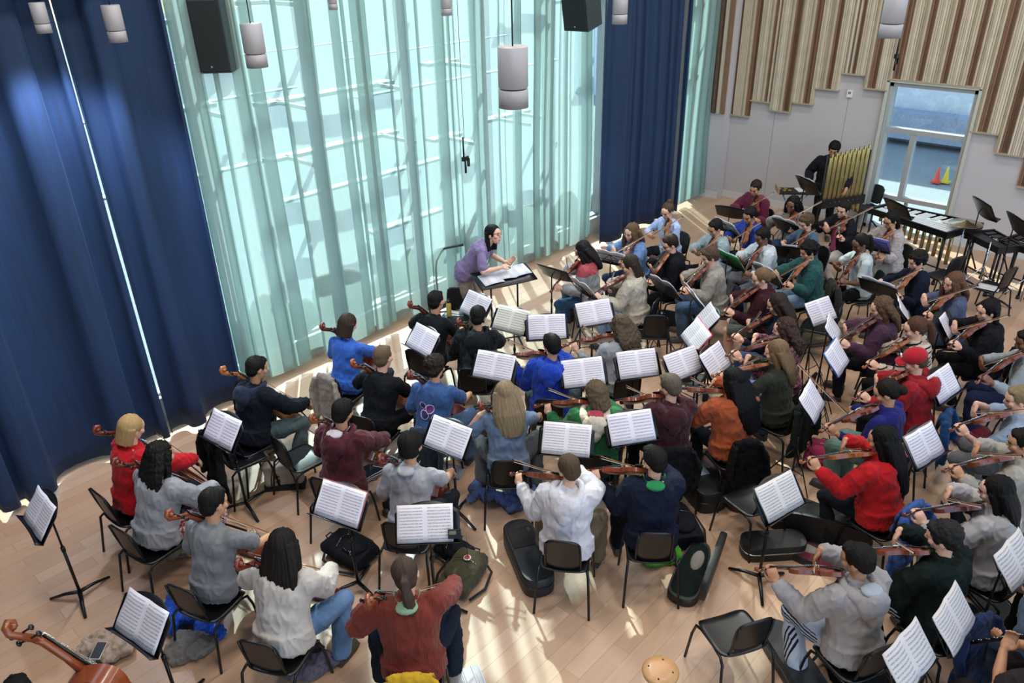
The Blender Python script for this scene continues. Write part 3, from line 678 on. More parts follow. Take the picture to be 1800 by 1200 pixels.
    if L_: P['legs_'] = [[V((sg*.09, .02, .53)), V((sg*L_[0], L_[1], L_[2])), V((sg*L_[3], L_[4], .09)), V((sg*(L_[3]+.02), L_[4]+.13, .035))] for sg in (-1, 1)]
    else: P['legs_'] = [[V((sg*.09, 0, .93)), V((sg*.11, .03, .50)), V((sg*.13, -.02, .09)), V((sg*.15, .11, .035))] for sg in (-1, 1)]
    POSES[name] = P; P['cache'] = {}; return P
pose('V1', az=62, s=.34, pitch=-20, hy=30, legs='w', roll=40); pose('V2', az=52, s=.22, pitch=-10, hy=26, legs='b', roll=36); pose('V3', az=50, s=.40, pitch=-22, hy=18, hp=-22, roll=46); pose('V4', az=54, s=.20, pitch=-14, hy=25, legs='b', roll=40)
pose('V5', az=46, s=.30, pitch=-34, hy=14, hp=-26, legs='w', roll=52); pose('V6', az=60, s=.48, pitch=-4, hy=28, legs='w', lean=10, roll=36)
pose('VR', az=58, pitch=-22, hy=20, hp=-30, legs='a', rest=((.22, .46, .66), (-.2, .6, .5)))
pose('C1', 'vlc', s=.14, legs='c', hy=4, hp=-18, hr=6, lean=8); pose('C2', 'vlc', s=.20, legs='c', hy=-12, hp=-22, lean=12, lh=.80); pose('C3', 'vlc', s=.24, legs='c', hy=12, hp=-28, lean=5, by=.5, lh=.86)
pose('C4', 'vlc', s=.10, legs='c', hy=-4, hp=-16, lean=14, lh=.82)
pose('C5', 'vlc', s=.44, legs='c', hy=0, hp=-16, lean=10, bx=.0, by=-.5, bz=.35, lh=.88, ax=-.22)
pose('CON', 'con', lean=32, hy=-28, hp=8, legs='s'); pose('PERC', 'perc', lean=4, hy=-5, hp=-25, legs='s'); pose('WIND', 'wind', lean=6, hy=0, hp=-10, hr=0, legs='w')
def upper(P, mb, off=0, neckline=False):
    LM, dz = P['LM'], P['dz']; rings = []
    for z, cy, rx, ry in ((.44, -.01, .160, .125), (.52, -.015, .182, .138), (.60, -.015, .172, .130), (.70, -.005, .162, .118), (.82, .0, .172, .125), (.92, .0, .186, .126), (.98, -.005, .184, .110), (1.02, -.008, .150, .085), (1.05, -.005, .09, .065)):
        z += dz
        if neckline and z > 1.04+dz: rx, ry = .078, .072
        rings.append([LM @ V(((rx+off)*cos(q), cy+(ry+off)*sin(q), z)) for q in (2*pi*k/20 for k in range(20))])
    mb.ring(rings)
    for S in (P['SL'], P['SR']): mb.ell(S+V((0, 0, -.012)), (.058+off, .058+off, .058+off))
def head_mb():
    mb = MB().ell((0, -.012, .022), (.073, .090, .090), n=18, m=14).ell((0, .03, -.045), (.054, .056, .066), n=16, m=12).ell((0, .060, -.092), (.024, .022, .02)).ell((0, .052, .03), (.058, .040, .05))
    mb.tube([(0, .088, .012), (0, .104, -.022), (0, .096, -.034)], [.007, .0105, .009], 8).ell((.010, .090, -.03), (.006, .009, .006)).ell((-.010, .090, -.03), (.006, .009, .006))
    mb.tube([(-.02, .076, -.060), (0, .088, -.057), (.02, .076, -.060)], .006, 6).tube([(-.018, .074, -.069), (0, .086, -.069), (.018, .074, -.069)], .006, 6)
    mb.tube([(-.05, .066, .024), (-.02, .088, .026), (.02, .088, .026), (.05, .066, .024)], .008, 6)
    for s in (-1, 1): mb.ell((s*.074, -.006, -.012), (.008, .020, .031), M.Rotation(s*-.3, 3, 'Z')).ell((s*.045, .062, -.02), (.02, .022, .022))
    return mb
HEAD = head_mb()
def limb(mb, pts, rad): 
    mb.tube(pts, rad, 12)
    for p, r in zip(pts, rad): mb.ell(p, (r*.99,)*3, n=10, m=8)
def lerp(a, b_, t): return a+(b_-a)*t
def get(P, what):
    c = P['cache']
    if what in c: return c[what]
    mb = MB(); vox = .011; disp = None
    if what == 'body':
        vox = .0068; upper(P, mb, -.03); n0 = P['neck']; hc = P['HM'] @ V((0, -.01, -.05)); limb(mb, [n0-V((0, 0, .05)), lerp(n0, hc, .5), hc], [.052, .052, .052]); mb.join(HEAD, P['HM'])
        for key, S in (('LH', P['SL']), ('RH', P['SR'])):
            E_, W_ = P['E'+key], P['W'+key]; limb(mb, [S, lerp(S, E_, .5), E_, lerp(E_, W_, .4), W_], [.046, .042, .038, .038, .026]); d, n, s, cu_ = P['h'+key]; mb.tube([W_-d*.01, W_+d*.03], [.026, .028], 8); hand(mb, W_, d, n, s, cu_)
        for H, K, A, T_ in P['legs_']: limb(mb, [H, lerp(H, K, .5), K, lerp(K, A, .35), A, lerp(A, T_, .5)], [.072, .066, .050, .049, .034, .03])
    elif what in ('long', 'short', 'sweater', 'sleeveless'):
        off = {'long': .012, 'short': .014, 'sweater': .036, 'sleeveless': .012}[what]; upper(P, mb, off, True); LM = P['LM']; dz = P['dz']
        ht = .50 if what != 'sweater' else .47
        mb.ring([[LM @ V(((.190+off)*cos(q), -.015+(.148+off)*sin(q), z+dz)) for q in (2*pi*k/20 for k in range(20))] for z in (ht, .56, .62)])
        nk = P['neck']; mb.ell(nk-V((0, 0, .012)), (.070, .066, .032))
        for key, S in (('LH', P['SL']), ('RH', P['SR'])):
            E_, W_ = P['E'+key], P['W'+key]
            if what in ('short', 'sleeveless'): limb(mb, [S, lerp(S, E_, .45), lerp(S, E_, .78)], [.062, .064, .068] if what == 'short' else [.062, .058, .055])
            else: b_ = off; limb(mb, [S, lerp(S, E_, .5), E_, lerp(E_, W_, .45), lerp(E_, W_, .86)], [.054+b_, .050+b_, .046+b_, .042+b_, .032+b_*.8])
        disp = wrinkle(.013 if what != 'sweater' else .015, 8)
    elif what in ('trousers', 'wide', 'shorts', 'skirt'):
        o_ = .008 if what == 'trousers' else .026
        mb.ell((0, -.01, P['hip']), (.172, .135, .10))
        for H, K, A, T_ in P['legs_']:
            if what == 'shorts': limb(mb, [H, lerp(H, K, .5), lerp(H, K, .86)], [.092, .084, .080])
            elif what == 'skirt': limb(mb, [H, lerp(H, K, .5), K, lerp(K, A, .30)], [.10, .095, .085, .09]); mb.tube([lerp(H, K, .1), lerp(H, K, 1)], [.1, .09], 10)
            else: limb(mb, [H, lerp(H, K, .5), K, lerp(K, A, .4), lerp(K, A, .93)], [.088, .078+o_, .060+o_, .056+o_, .050+o_*1.2])
        if what == 'skirt': a = P['legs_']; mb.slab(lambda u, v: lerp(lerp(a[0][0], a[1][0], u), lerp(a[0][1], a[1][1], u), v)+V((0, 0, .06)), 8, 8, (0, 0, -.03)); mb.slab(lambda u, v: lerp(lerp(a[0][1], a[1][1], u), lerp(a[0][2], a[1][2], u), v*.35)+V((0, .06, .04)), 8, 8, (0, -.03, 0))
        disp = wrinkle(.009, 9)
    elif what[:4] == 'shoe':
        for H, K, A, T_ in P['legs_'][int(what[4]):int(what[4])+1]:
            f_ = (T_-A); f_.z = 0; f_.normalize(); b0 = A.copy(); b0.z = .045
            mb.ell(b0+f_*.0, (.042, .045, .05)); mb.tube([b0-f_*.05, b0+f_*.05, b0+f_*.13, b0+f_*.185], [.040, .044, .044, .028], 10, .85)
            mb.tube([V((p.x, p.y, .014)) for p in (b0-f_*.06, b0+f_*.05, b0+f_*.13, b0+f_*.2)], [.036, .044, .048, .034], 10, .32)
    elif what == 'hood':
        LM = P['LM']; rings = []; n0 = P['neck']
        for i in range(17):
            q = pi*1.02+(-pi*1.55)*(i/16-.5)-pi/2-.0; q = -pi/2+(i/16-.5)*pi*1.7
            x, y = cos(q), sin(q); back = max(0, -y); p = n0+V((x*.118, y*.118-.028, -.010-.055*back)); limb_r = .026+.036*back
            rings.append((p, limb_r))
        for (p, r), (p2, r2) in zip(rings, rings[1:]): mb.tube([p, p2], [r, r2], 10, 1)
        mb.ell(n0+V((0, -.165, -.085)), (.125, .075, .115)).ell(n0+V((0, -.205, -.17)), (.06, .04, .07)); disp = wrinkle(.009, 12)
    elif what == 'lining':
        n0 = P['neck']; mb.ell(n0+V((0, -.125, .012)), (.078, .062, .030)); mb.slab(lambda u, v: n0+V((cos(-pi/2+(u-.5)*pi*1.1)*(.074+.02*v), sin(-pi/2+(u-.5)*pi*1.1)*(.078+.03*v)-.008, .022+.012*v-.075*(1-v)*max(0, sin(pi*u)))), 16, 5, (0, 0, .008)); vox = .006
    me = remesh(mb, vox, disp, 3 if what != 'body' else 2, what); c[what] = me; return me
# hair, in head coordinates
HAIRC = {}
def hair_mesh(kind):
    K = 1.06
    if kind in HAIRC: return HAIRC[kind]
    mb = MB(); cap = lambda k=1.0: mb.ell((0, -.022, .034), (.084*k, .095*k, .088*k), n=20, m=14).ell((0, -.050, -.010), (.072*k, .060*k, .075*k), n=16, m=12)
    amp = .006; cur = 0
    if kind in ('short', 'crop'): cap(1.0 if kind == 'short' else .965); mb.ell((0, .035, .085), (.055, .045, .028)) if kind == 'short' else 0
    if kind == 'mop': cap(1.10); mb.ell((0, .045, .07), (.07, .05, .04)).ell((0, -.03, -.03), (.088, .075, .065))
    if kind == 'curly': cap(1.10); mb.ell((0, .04, .08), (.062, .05, .04)); cur = .014
    if kind == 'wavy': cap(1.06); mb.ell((0, .045, .075), (.06, .045, .035)); cur = .009
    if kind in ('bob', 'bobwavy', 'shoulder'):
        cap(1.04); z = {'bob': -.125, 'bobwavy': -.14, 'shoulder': -.20}[kind]
        rings = [[V(((.088+.012*(1-k))*cos(q), -.03+(.085)*sin(q), .03+(z-.03)*k)) for q in (pi*1.0+pi*i/14*1.0 for i in range(15))]+[V(((.05)*cos(q), -.02+(.045)*sin(q), .03+(z-.03)*k)) for q in (2*pi-pi*i/14 for i in range(15))] for k in (0, .35, .7, 1)]
        mb.ring(rings); cur = .008 if kind == 'bobwavy' else 0; amp = .007
    if kind in ('long', 'longwavy', 'longcurly', 'verylong', 'front'):
        cap(1.05); zl = {'long': -.36, 'longwavy': -.32, 'longcurly': -.30, 'verylong': -.50, 'front': -.32}[kind]; n_ = 8
        rings = []
        for k in range(n_+1):
            t_ = k/n_; zz = .04+(zl-.04)*t_; w_ = .106+.040*sin(pi*min(1, t_*1.1))-(.03 if t_ > .9 else 0); yb = -.045-.055*min(1, t_*2)-(.02*t_ if kind == 'verylong' else 0)
            rings.append([V((w_*cos(q), yb+.060*sin(q)*(1-.35*t_), zz)) for q in (2*pi*i/18 for i in range(18))])
        mb.ring(rings)
        for s in (-1, 1): mb.tube([(s*.070, .02, .03), (s*.088, .0, -.06), (s*.092, -.01, -.14), (s*.085, -.02, -.20)], [.026, .028, .028, .02], 8)
        if kind == 'front':
            for s in (-1, 1): mb.tube([(s*.06, .05, .05), (s*.082, .04, -.05), (s*.095, .055, -.16), (s*.09, .06, -.30)], [.02, .026, .03, .02], 8)
        amp = .008; cur = {'longwavy': .009, 'longcurly': .016}.get(kind, 0)
    if kind in ('pony', 'braid'):
        cap(.99); mb.tube([(0, -.10, .03), (0, -.135, .02), (0, -.14, -.08), (0, -.125, -.19), (0, -.12, -.24)], [.022, .030, .038, .034, .012], 10); amp = .006
    if kind == 'bun': cap(.98); mb.ell((0, -.075, .115), (.036, .036, .034))
    if kind == 'lowbun': cap(.99); mb.ell((0, -.125, -.02), (.045, .038, .045))
    def dsp(p, n):
        a = math.atan2(p.x, p.y+.02); d = amp*noise.noise(V((a*9, p.z*4, 1)))+amp*.6*noise.noise(V((a*26, p.z*3, 4)))
        if cur: d += cur*noise.noise(p*34)+cur*.5*noise.noise(p*70)
        return d
    me = remesh(mb, .0075, dsp, 2, 'hair_form'); HAIRC[kind] = me; return me
EYE = MB().ell((0, 0, 0), (.011, .006, .005), n=8, m=6).mesh('eye'); BROW = MB().tube([(-.016, 0, 0), (0, .003, .004), (.016, 0, -.001)], .003, 6).mesh('brow'); LIP = MB().tube([(-.019, -.006, 0), (0, .003, 0), (.019, -.006, 0)], .0055, 6, .7).mesh('lips')
eyem = plain('eye_dark', '1c1614', .3); lipm = plain('lips', '8e4a44', .5)
CAPM = None
def cap_mesh():
    mb = MB().ell((0, -.012, .055), (.092, .108, .078), n=20, m=12); mb.slab(lambda u, v: ((u*2-1)*.075, .075+.085*v*(1-.35*(u*2-1)**2), .055-.02*(u*2-1)**2-.015*v), 8, 6, (0, 0, -.012)); return remesh(mb, .007, None, 1, 'cap_form')
PEOPLE = {}
def person(key, px, py, who, posen, hair, hc, top, bot, sk='c79a80', shoe='3a3836', dh=0, hz_=None, sc=1.05, face=False, inst='8a3d1e', extra=None, target=None, chair=True, jacket=None, hood=None, lining=None, adj=(0, 0)):
    P = POSES[posen]; hc_l = P['HM'].translation; z = hc_l.z*sc+(P.get('zz', 0)); w_ = un(px, py, z); tg = target or POD
    az = math.atan2(tg[1]-w_.y, tg[0]-w_.x)-pi/2+R(dh); off = M.Rotation(az, 3, 'Z') @ V((hc_l.x*sc, hc_l.y*sc, 0)); x, y = w_.x-off.x+adj[0], w_.y-off.y+adj[1]
    MW = TR(x, y, 0, az) @ M.Scale(sc, 4)
    rt = empty('person', (x, y, 0), az); rt.scale = (sc,)*3; tag(rt, who[0].upper()+who[1:] if 0 else who, 'person', 'people in the rehearsal')
    put(get(P, 'body'), 'body', skin(sk), rt)
    tk, tc = top[0], top[1]; o = put(get(P, tk), {'long': 'shirt', 'short': 'T-shirt', 'sweater': 'sweater', 'sleeveless': 'dress_top'}[tk].lower().replace('-', '_'), cloth(*tc) if isinstance(tc, tuple) else cloth(tc), rt); top_o = o
    bk, bc = bot; put(get(P, bk), 'trousers' if bk in ('trousers', 'wide') else bk, cloth(*bc) if isinstance(bc, tuple) else cloth(bc), rt)
    [put(get(P, w), 'shoe', plain('shoe_'+shoe, shoe, .6), rt) for w in ('shoe0', 'shoe1')]
    if hood: put(get(P, 'hood'), 'hood', cloth(hood), rt)
    if lining: put(get(P, 'lining'), 'collar', cloth(lining), rt)
    if hair: put(hair_mesh(hair), 'hair', hairm(hc), rt, P['HM'])
    if face:
        for s in (-1, 1): put(EYE, 'eye', eyem, rt, P['HM'] @ M.Translation((s*.03, .0865, .004)) @ M.Rotation(-s*.35, 4, 'Z')); put(BROW, 'eyebrow', hairm(hc), rt, P['HM'] @ M.Translation((s*.031, .094, .027)) @ M.Rotation(-s*.35, 4, 'Z'))
        put(LIP, 'lips', lipm, rt, P['HM'] @ M.Translation((0, .0905, -.064)))
    for e in (extra or ()):
        if e == 'glasses': 
            mb = MB()
            for s in (-1, 1): mb.tube([(s*.03+.018*cos(q), .099-.006*abs(cos(q)), .004+.014*sin(q)) for q in (2*pi*k/12 for k in range(13))], .0022, 5).tube([(s*.05, .092, .008), (s*.076, .0, .006)], .002, 5)
            o = mb.tube([(-.012, .1, .006), (.012, .1, .006)], .002, 5).build('glasses', EBONY, rt); o.matrix_local = P['HM']
        if e == 'beard': o = put(hair_mesh('beard'), 'beard', hairm(hc), rt, P['HM'])
        if e == 'redcap': 
            global CAPM
            CAPM = CAPM or cap_mesh(); put(CAPM, 'cap', cloth('a01a24'), rt, P['HM']); o = MB().box((.0, .094, .085), (.035, .012, .025)).build('cap_badge', plain('badge_white', 'dcdcdc', .6), rt, smooth=False); o.matrix_local = P['HM']
        if e == 'redband': o = MB().tube([(.0, -.098, .03), (.03, -.105, .02)], .012, 8).build('hair_tie', EBONY, rt); o.matrix_local = P['HM']
    sh_ = who
    if chair and P['kind'] not in ('con', 'perc'):
        place(CHAIR, TR(x, y, 0, az) @ M.Translation((0, -.09 if P['kind'] == 'vlc' else -.05, 0)), 'chair of the '+sh_, 'black stacking chairs')
    GI = 'instruments of the orchestra'
    if P['kind'] == 'vln' and inst:
        place(VIOL[inst], MW @ P['inst'], ('reddish brown viola' if inst == 'viola' else {'8a3d1e': 'reddish brown violin', 'a85a26': 'orange-brown violin', '6b2a1a': 'dark brown violin'}[inst])+' held by the '+sh_, GI)
        place(VBOW, MW @ P['bow'], 'bow in the right hand of the '+sh_, 'bows')
    if P['kind'] == 'vlc' and inst:
        place(CELLO[inst], MW @ P['inst'], {'a5602a': 'golden brown cello', '6a2718': 'dark red-brown cello', '85401f': 'brown cello'}[inst]+' played by the '+sh_, GI)
        place(CBOW, MW @ P['bow'], 'cello bow in the right hand of the '+sh_, 'bows')
    PEOPLE[key] = (rt, x, y, az, sc, top_o, P, who); return rt
POD = (7.5, 7.1)
mb = MB().ell((0, .05, -.075), (.055, .052, .045)); HAIRC['beard'] = remesh(mb, .007, lambda p, n: .004*noise.noise(p*60), 1, 'beard_form')
# ---------------------------------------------------------------- who sits where
def A_(key, px, py, who, desc, *a, **k):
    rt = person(key, px, py, who, *a, **k); rt['label'] = (who+', '+desc); return rt
SKL, SKM, SKD, SKT = 'd0a68e', 'b98c6c', '6e4a36', 'a87c5c'
BLK, BRN, DBR, BLD = '14110f', '4a3222', '2a1d16', '9a7a50'
# cellos
A_('c1', 232, 752, 'person with chin-length blond hair', 'in a red sweater by the blue curtain', 'C1', 'bob', 'a5875a', ('sweater', 'b3141e'), ('trousers', '22242c'), SKL, inst='6a2718')
A_('c2', 283, 800, 'person in light grey sweater and flowered skirt', 'long messy black hair', 'C4', 'longwavy', BLK, ('sweater', '8f9094'), ('skirt', ('c9b8b4', 'floral', '7a2530')), SKM, 'c9c5bd', inst='6a2718')
A_('c3', 376, 884, 'person in mid grey T-shirt', 'short black hair, dark jeans, at the left', 'C2', 'short', BLK, ('short', '75777a'), ('trousers', ('1c2536', 'denim')), SKM, '4a2c26', inst='85401f')
A_('c4', 500, 958, 'person in the fluffy cream sweater', 'shoulder-length black hair, blue jeans, brown shoes', 'C4', 'long', '1b1714', ('sweater', 'bcb4ac'), ('wide', ('4f6a8c', 'denim')), SKL, '3a352c', inst='6a2718')
A_('c5', 452, 647, 'person in the navy hooded jacket', 'short black hair, green-grey trousers, by the curtain', 'C2', 'short', BLK, ('sweater', '10141d'), ('wide', '48585a'), SKT, 'b5a795', inst='a5602a', hood='1b2436')
A_('c6', 612, 570, 'person in bright blue T-shirt', 'brown bobbed hair, dark jeans', 'C1', 'bob', '33271f', ('short', '2f5cae'), ('trousers', ('1a2029', 'denim')), SKL, inst='6a2718', dh=8)
A_('c7', 674, 628, 'person in plain black T-shirt', 'short light brown hair', 'C4', 'short', '5a4936', ('short', '0e1114'), ('trousers', '10151a'), SKL, inst='85401f')
A_('c8', 765, 645, 'bearded person in printed blue T-shirt', 'curly dark hair, jeans', 'C2', 'curly', '241a14', ('short', '33517f'), ('wide', ('31465e', 'denim')), SKM, extra=('beard',), inst='6a2718')
A_('c9', 602, 724, 'person in the maroon hoodie with white lining', 'short black hair, striped dark trousers', 'C1', 'short', BLK, ('sweater', '4d2027'), ('trousers', ('151c28', 'side', 'c8c8c8')), SKM, inst='85401f', hood='4d2027', lining='b8aeb0')
A_('c10', 722, 784, 'person in the light grey collared shirt', 'thick black mop of hair', 'C2', 'mop', '15120f', ('short', '98979b'), ('trousers', '15181c'), SKM, inst='6a2718', lining='98979b')
A_('c11', 767, 529, 'person in loose black T-shirt', 'black hair, at the front cello desk', 'C4', 'short', BLK, ('short', '10151a'), ('trousers', '3a3838'), SKM, inst='6a2718')
A_('c12', 840, 556, 'person in black patterned hooded jacket', 'short black hair, front cello desk', 'C1', 'short', BLK, ('sweater', ('121619', 'camo', '262d31')), ('trousers', '101418'), SKM, inst='6a2718', hood='14191c')
A_('c13', 30, 1226, 'person at the bottom left corner', 'mostly outside the photo, beside a double bass', 'C1', 'short', BLK, ('short', '1c1e24'), ('trousers', '16181c'), SKL, inst=None, target=(2.6, 9.5))
S_ = un(14, 1092, 1.55); T_ = un(150, 1203, 1.0); a_ = (S_-T_).normalized(); k_ = 1.28/(1.2*a_.z)
place(CELLO['85401f'], frame(S_-a_*1.2*k_, a_, (.4, .8, .6)) @ M.Scale(k_, 4), 'large brown double bass cut off by the bottom left corner', 'instruments of the orchestra')
A_('c14', 890, 692, 'person with long ash-blond hair', 'in a loose grey-blue T-shirt and grey trousers', 'C5', 'long', '7b6a52', ('short', '657890'), ('wide', '4f5254'), SKL, '4c4844', inst='6a2718')
A_('c15', 713, 1008, 'person in the rust-red knitted sweater', 'brown ponytail, seen from behind', 'C5', 'pony', '3f3129', ('sweater', ('6b2a20', 'knit')), ('wide', '131a28'), SKL, '8b8478', inst='85401f', lining='7f9a80', extra=('redband',), target=(5.6, 7.0))
# violins and violas seen from behind
A_('v1', 1000, 822, 'person in the white hoodie', 'short brown hair, khaki trousers', 'V1', 'crop', '4a3a2c', ('sweater', 'c6c3c8'), ('wide', '6a5a44'), SKL, '2a2a2c', dh=-16, inst='8a3d1e', hood='c6c3c8')
A_('v2', 1150, 808, 'person in navy sweater with green collar', 'short black hair', 'V1', 'short', '15110f', ('sweater', '10172a'), ('trousers', '101218'), SKL, dh=-16, inst='viola', lining='1f7a45')
A_('v3', 970, 606, 'person in the royal blue hoodie', 'short black hair, grey-green trousers', 'V1', 'short', BLK, ('sweater', '17389a'), ('wide', '3e4e52'), SKM, dh=-16, inst='viola', hood='1c40a8')
A_('v4', 1047, 690, 'person in the green hoodie with cream hood', 'brown bobbed hair', 'V1', 'bobwavy', '5a4a38', ('sweater', '2c6a3c'), ('trousers', '2a3a38'), SKL, dh=-16, inst='viola', hood='c4b8a4', lining='9a3a4a')
A_('v5', 1178, 678, 'person in dark maroon hoodie without lining', 'short greying brown hair, seen from behind', 'V1', 'short', '564c42', ('sweater', '3a171e'), ('trousers', '12151a'), SKL, dh=-16, inst='viola', hood='3a171e')
A_('v6', 1288, 668, 'person with very long straight black hair', 'in a burnt-orange sweater', 'V2', 'verylong', '0d0b0c', ('sweater', '9a4a28'), ('trousers', '10151c'), SKM, dh=-16, inst='8a3d1e')
A_('v7', 1090, 572, 'person in pale grey long-sleeved top', 'long brown hair, black trousers', 'V1', 'longwavy', '4f4032', ('long', 'a4a8ac'), ('trousers', '0f141c'), SKL, dh=-16, inst='viola')
A_('v8', 1364, 618, 'person in dark olive shirt', 'long light brown hair, jeans', 'V2', 'long', '6a543c', ('long', '2c2f26'), ('trousers', ('2a3c58', 'denim')), SKL, inst='a85a26')
A_('v9', 1378, 578, 'person with curly brown hair and patterned maroon top', 'jeans', 'V2', 'longcurly', '3a2a24', ('long', ('8a6068', 'floral', '4a1a22')), ('trousers', ('2a3a60', 'denim')), SKL, inst='8a3d1e')
A_('v10', 1366, 534, 'person in navy top with long dark brown hair', 'behind the curly-haired violinist', 'V3', 'long', '2c231e', ('long', '161c2c'), ('trousers', ('2c3c5c', 'denim')), SKL, inst='8a3d1e', face=True)
A_('v11', 1338, 488, 'person in maroon sweater and grey shorts', 'brown hair tied up', 'V3', 'lowbun', '6a5238', ('sweater', '34161e'), ('shorts', '5b5d58'), SKL, 'b0aca4', inst='8a3d1e', face=True)
# violins at the far side
A_('v12', 1248, 450, 'person in beige-grey sweater and jeans', 'short brown hair, looking down', 'V3', 'wavy', '4a3a2c', ('sweater', '8f8a80'), ('wide', ('34485e', 'denim')), SKL, '5a5650', inst='8a3d1e', face=True)
A_('v13', 1178, 428, 'person in black suit jacket with glasses', 'dark hair', 'V5', 'short', DBR, ('sweater', '0e1016'), ('trousers', '0e1014'), SKL, inst='a85a26', face=True, extra=('glasses',))
A_('v14', 1107, 465, 'person in cream corduroy shirt', 'brown hair, light jeans, seen in profile', 'V3', 'shoulder', '30261f', ('sweater', ('b3ab9a', 'cord')), ('trousers', ('6d86a0', 'denim')), SKL, inst='8a3d1e', face=True)
A_('v15', 1024, 440, 'person in grey sweater with red shoulders', 'dark hair falling forward, blue jeans', 'V5', 'front', '1c1719', ('sweater', ('8f9498', 'colorblock', 'a04850')), ('trousers', ('22415e', 'denim')), SKL, inst='8a3d1e', face=True)
A_('v16', 1110, 408, 'person in light denim jacket', 'long brown hair, facing the camera', 'V4', 'front', '5a4632', ('sweater', ('4f6a90', 'denim')), ('trousers', ('1a2a44', 'denim')), SKL, inst='8a3d1e', face=True)
A_('v17', 1173, 370, 'person with hair in a bun', 'in a pale blue shirt before the blue curtain', 'V5', 'bun', '4a382a', ('long', 'a4b8dc'), ('trousers', '14181e'), SKL, inst='a85a26', face=True)
A_('v18', 1257, 400, 'person in grey cardigan with black hair', 'behind the green folder', 'V5', 'short', BLK, ('sweater', '8a9a9e'), ('trousers', '14181e'), SKM, inst='a85a26', face=True)
A_('v19', 1318, 378, 'person in cobalt blue sweatshirt', 'black hair, jeans', 'V5', 'short', BLK, ('sweater', '1c3686'), ('trousers', '16181e'), SKT, inst='a85a26', face=True)
A_('v20', 1328, 330, 'person in crimson sweater near the corner', 'short dark hair', 'V5', 'short', '2a1c1c', ('sweater', '5a1c34'), ('trousers', ('2c3a50', 'denim')), SKM, inst='8a3d1e', face=True)
A_('v21', 1340, 415, 'person in white sweater with dark hair', 'light grey trousers', 'V5', 'short', BLK, ('sweater', 'b4bec2'), ('wide', '6a7076'), SKD, inst='8a3d1e', face=True)
A_('v22', 1393, 359, 'person in taupe sweater with long black hair', 'blue jeans, near the trap table', 'V4', 'longwavy', '0f0c0c', ('sweater', '7c766e'), ('wide', ('26405e', 'denim')), SKD, inst='8a3d1e', face=True)
A_('v23', 1417, 390, 'person in slate blue T-shirt', 'curly brown hair', 'V5', 'wavy', '4a3a28', ('short', '42586c'), ('trousers', '1a222c'), SKL, inst='8a3d1e', face=True)
A_('v24', 1482, 368, 'person in black jacket over pink shirt', 'cream trousers, violin at chest', 'V4', 'short', '1c1614', ('sweater', ('16161e', 'plain')), ('trousers', 'cfc6b8'), SKL, '8e6a5a', inst='8a3d1e', face=True)
A_('v25', 1421, 440, 'person in dark teal sweater', 'curly black hair, faded jeans', 'V3', 'curly', '0f0d0d', ('sweater', '1d4a46'), ('wide', ('5a7082', 'denim')), SKM, inst='a85a26', face=True)
A_('v26', 1512, 427, 'person in white T-shirt with braided hair', 'black trousers', 'V5', 'braid', '17120f', ('short', 'b9c4c4'), ('trousers', '0f1014'), SKD, inst='8a3d1e', face=True)
A_('v27', 1566, 386, 'person in pale sweatshirt with glasses', 'black hair, grey trousers, in front of the marimba', 'V5', 'shoulder', BLK, ('sweater', ('aaa6a4', 'floral', '9a8a88')), ('wide', '6e6c66'), SKM, inst='a85a26', face=True, extra=('glasses',))
A_('v28', 1612, 457, 'person in dark navy top with curly black hair', 'below the marimba', 'V3', 'curly', '181310', ('long', '10182a'), ('trousers', '101420'), SKL, inst='a85a26', face=True)
A_('v29', 1676, 496, 'person in slate blue dress', 'wavy brown hair over the shoulders', 'V4', 'front', '5a4030', ('short', '46506a'), ('skirt', '46506a'), SKL, inst='a85a26', face=True)
A_('v30', 1549, 540, 'person in the plum purple sweater', 'long brown hair, black trousers', 'V3', 'longwavy', '54402f', ('sweater', '43293e'), ('trousers', '10131a'), SKL, inst='6b2a1a', face=True)
A_('v31', 1736, 545, 'person in black jacket with pink side stripes', 'straight black hair', 'V4', 'shoulder', '0f0c0e', ('sweater', ('100e12', 'stripe', '14101a')), ('trousers', '0f0f13'), SKL, inst='8a3d1e', face=True)
A_('v32', 1608, 576, 'person in cream and black striped sweater', 'brown ponytail', 'V3', 'pony', '4a3226', ('sweater', ('b9ac9c', 'stripe', '141416')), ('trousers', '101114'), SKL, inst='a85a26', face=True)
A_('v33', 1608, 634, 'person in red cap and red hoodie', 'dark trousers', 'V3', 'crop', '4a3a2c', ('sweater', '8e1820'), ('trousers', '1c1c20'), SKL, inst='8a3d1e', face=True, extra=('redcap',), hood='8e1820')
A_('v34', 1558, 688, 'person in indigo top and sage trousers', 'black hair tied back', 'VR', 'lowbun', '1a1411', ('long', '1c1f66'), ('wide', '5f7a70'), SKM, inst='8a3d1e', face=True)
A_('v35', 1550, 772, 'person in bright red hoodie with black leather trousers', 'very long black hair', 'V2', 'verylong', '0b0a0b', ('sweater', 'b0161c'), ('trousers', '12181e'), SKM, 'a8a49c', inst='a85a26')
A_('v36', 1806, 598, 'person in pale grey shirt at the right edge', 'navy jeans', 'V3', 'short', BLK, ('long', '8a9296'), ('wide', '141c38'), SKD, inst='8a3d1e', face=True)
A_('v37', 1790, 700, 'person in pale blue shirt and grey trousers', 'short fair hair, at the right edge', 'V2', 'short', '7a6a50', ('short', '8494a8'), ('wide', '5a5a5c'), SKL, inst='8a3d1e', face=True)
A_('v38', 1798, 776, 'person in cream sweater at the right edge', 'black hair', 'V2', 'short', BLK, ('sweater', '9a948a'), ('trousers', '14161a'), SKM, inst='8a3d1e', face=True)
A_('v39', 1750, 862, 'person in white sweatshirt with long black hair', 'pale grey trousers', 'V2', 'long', '0e0c0c', ('sweater', 'a29e9e'), ('wide', '6a6e74'), SKL, inst='6b2a1a', face=True)
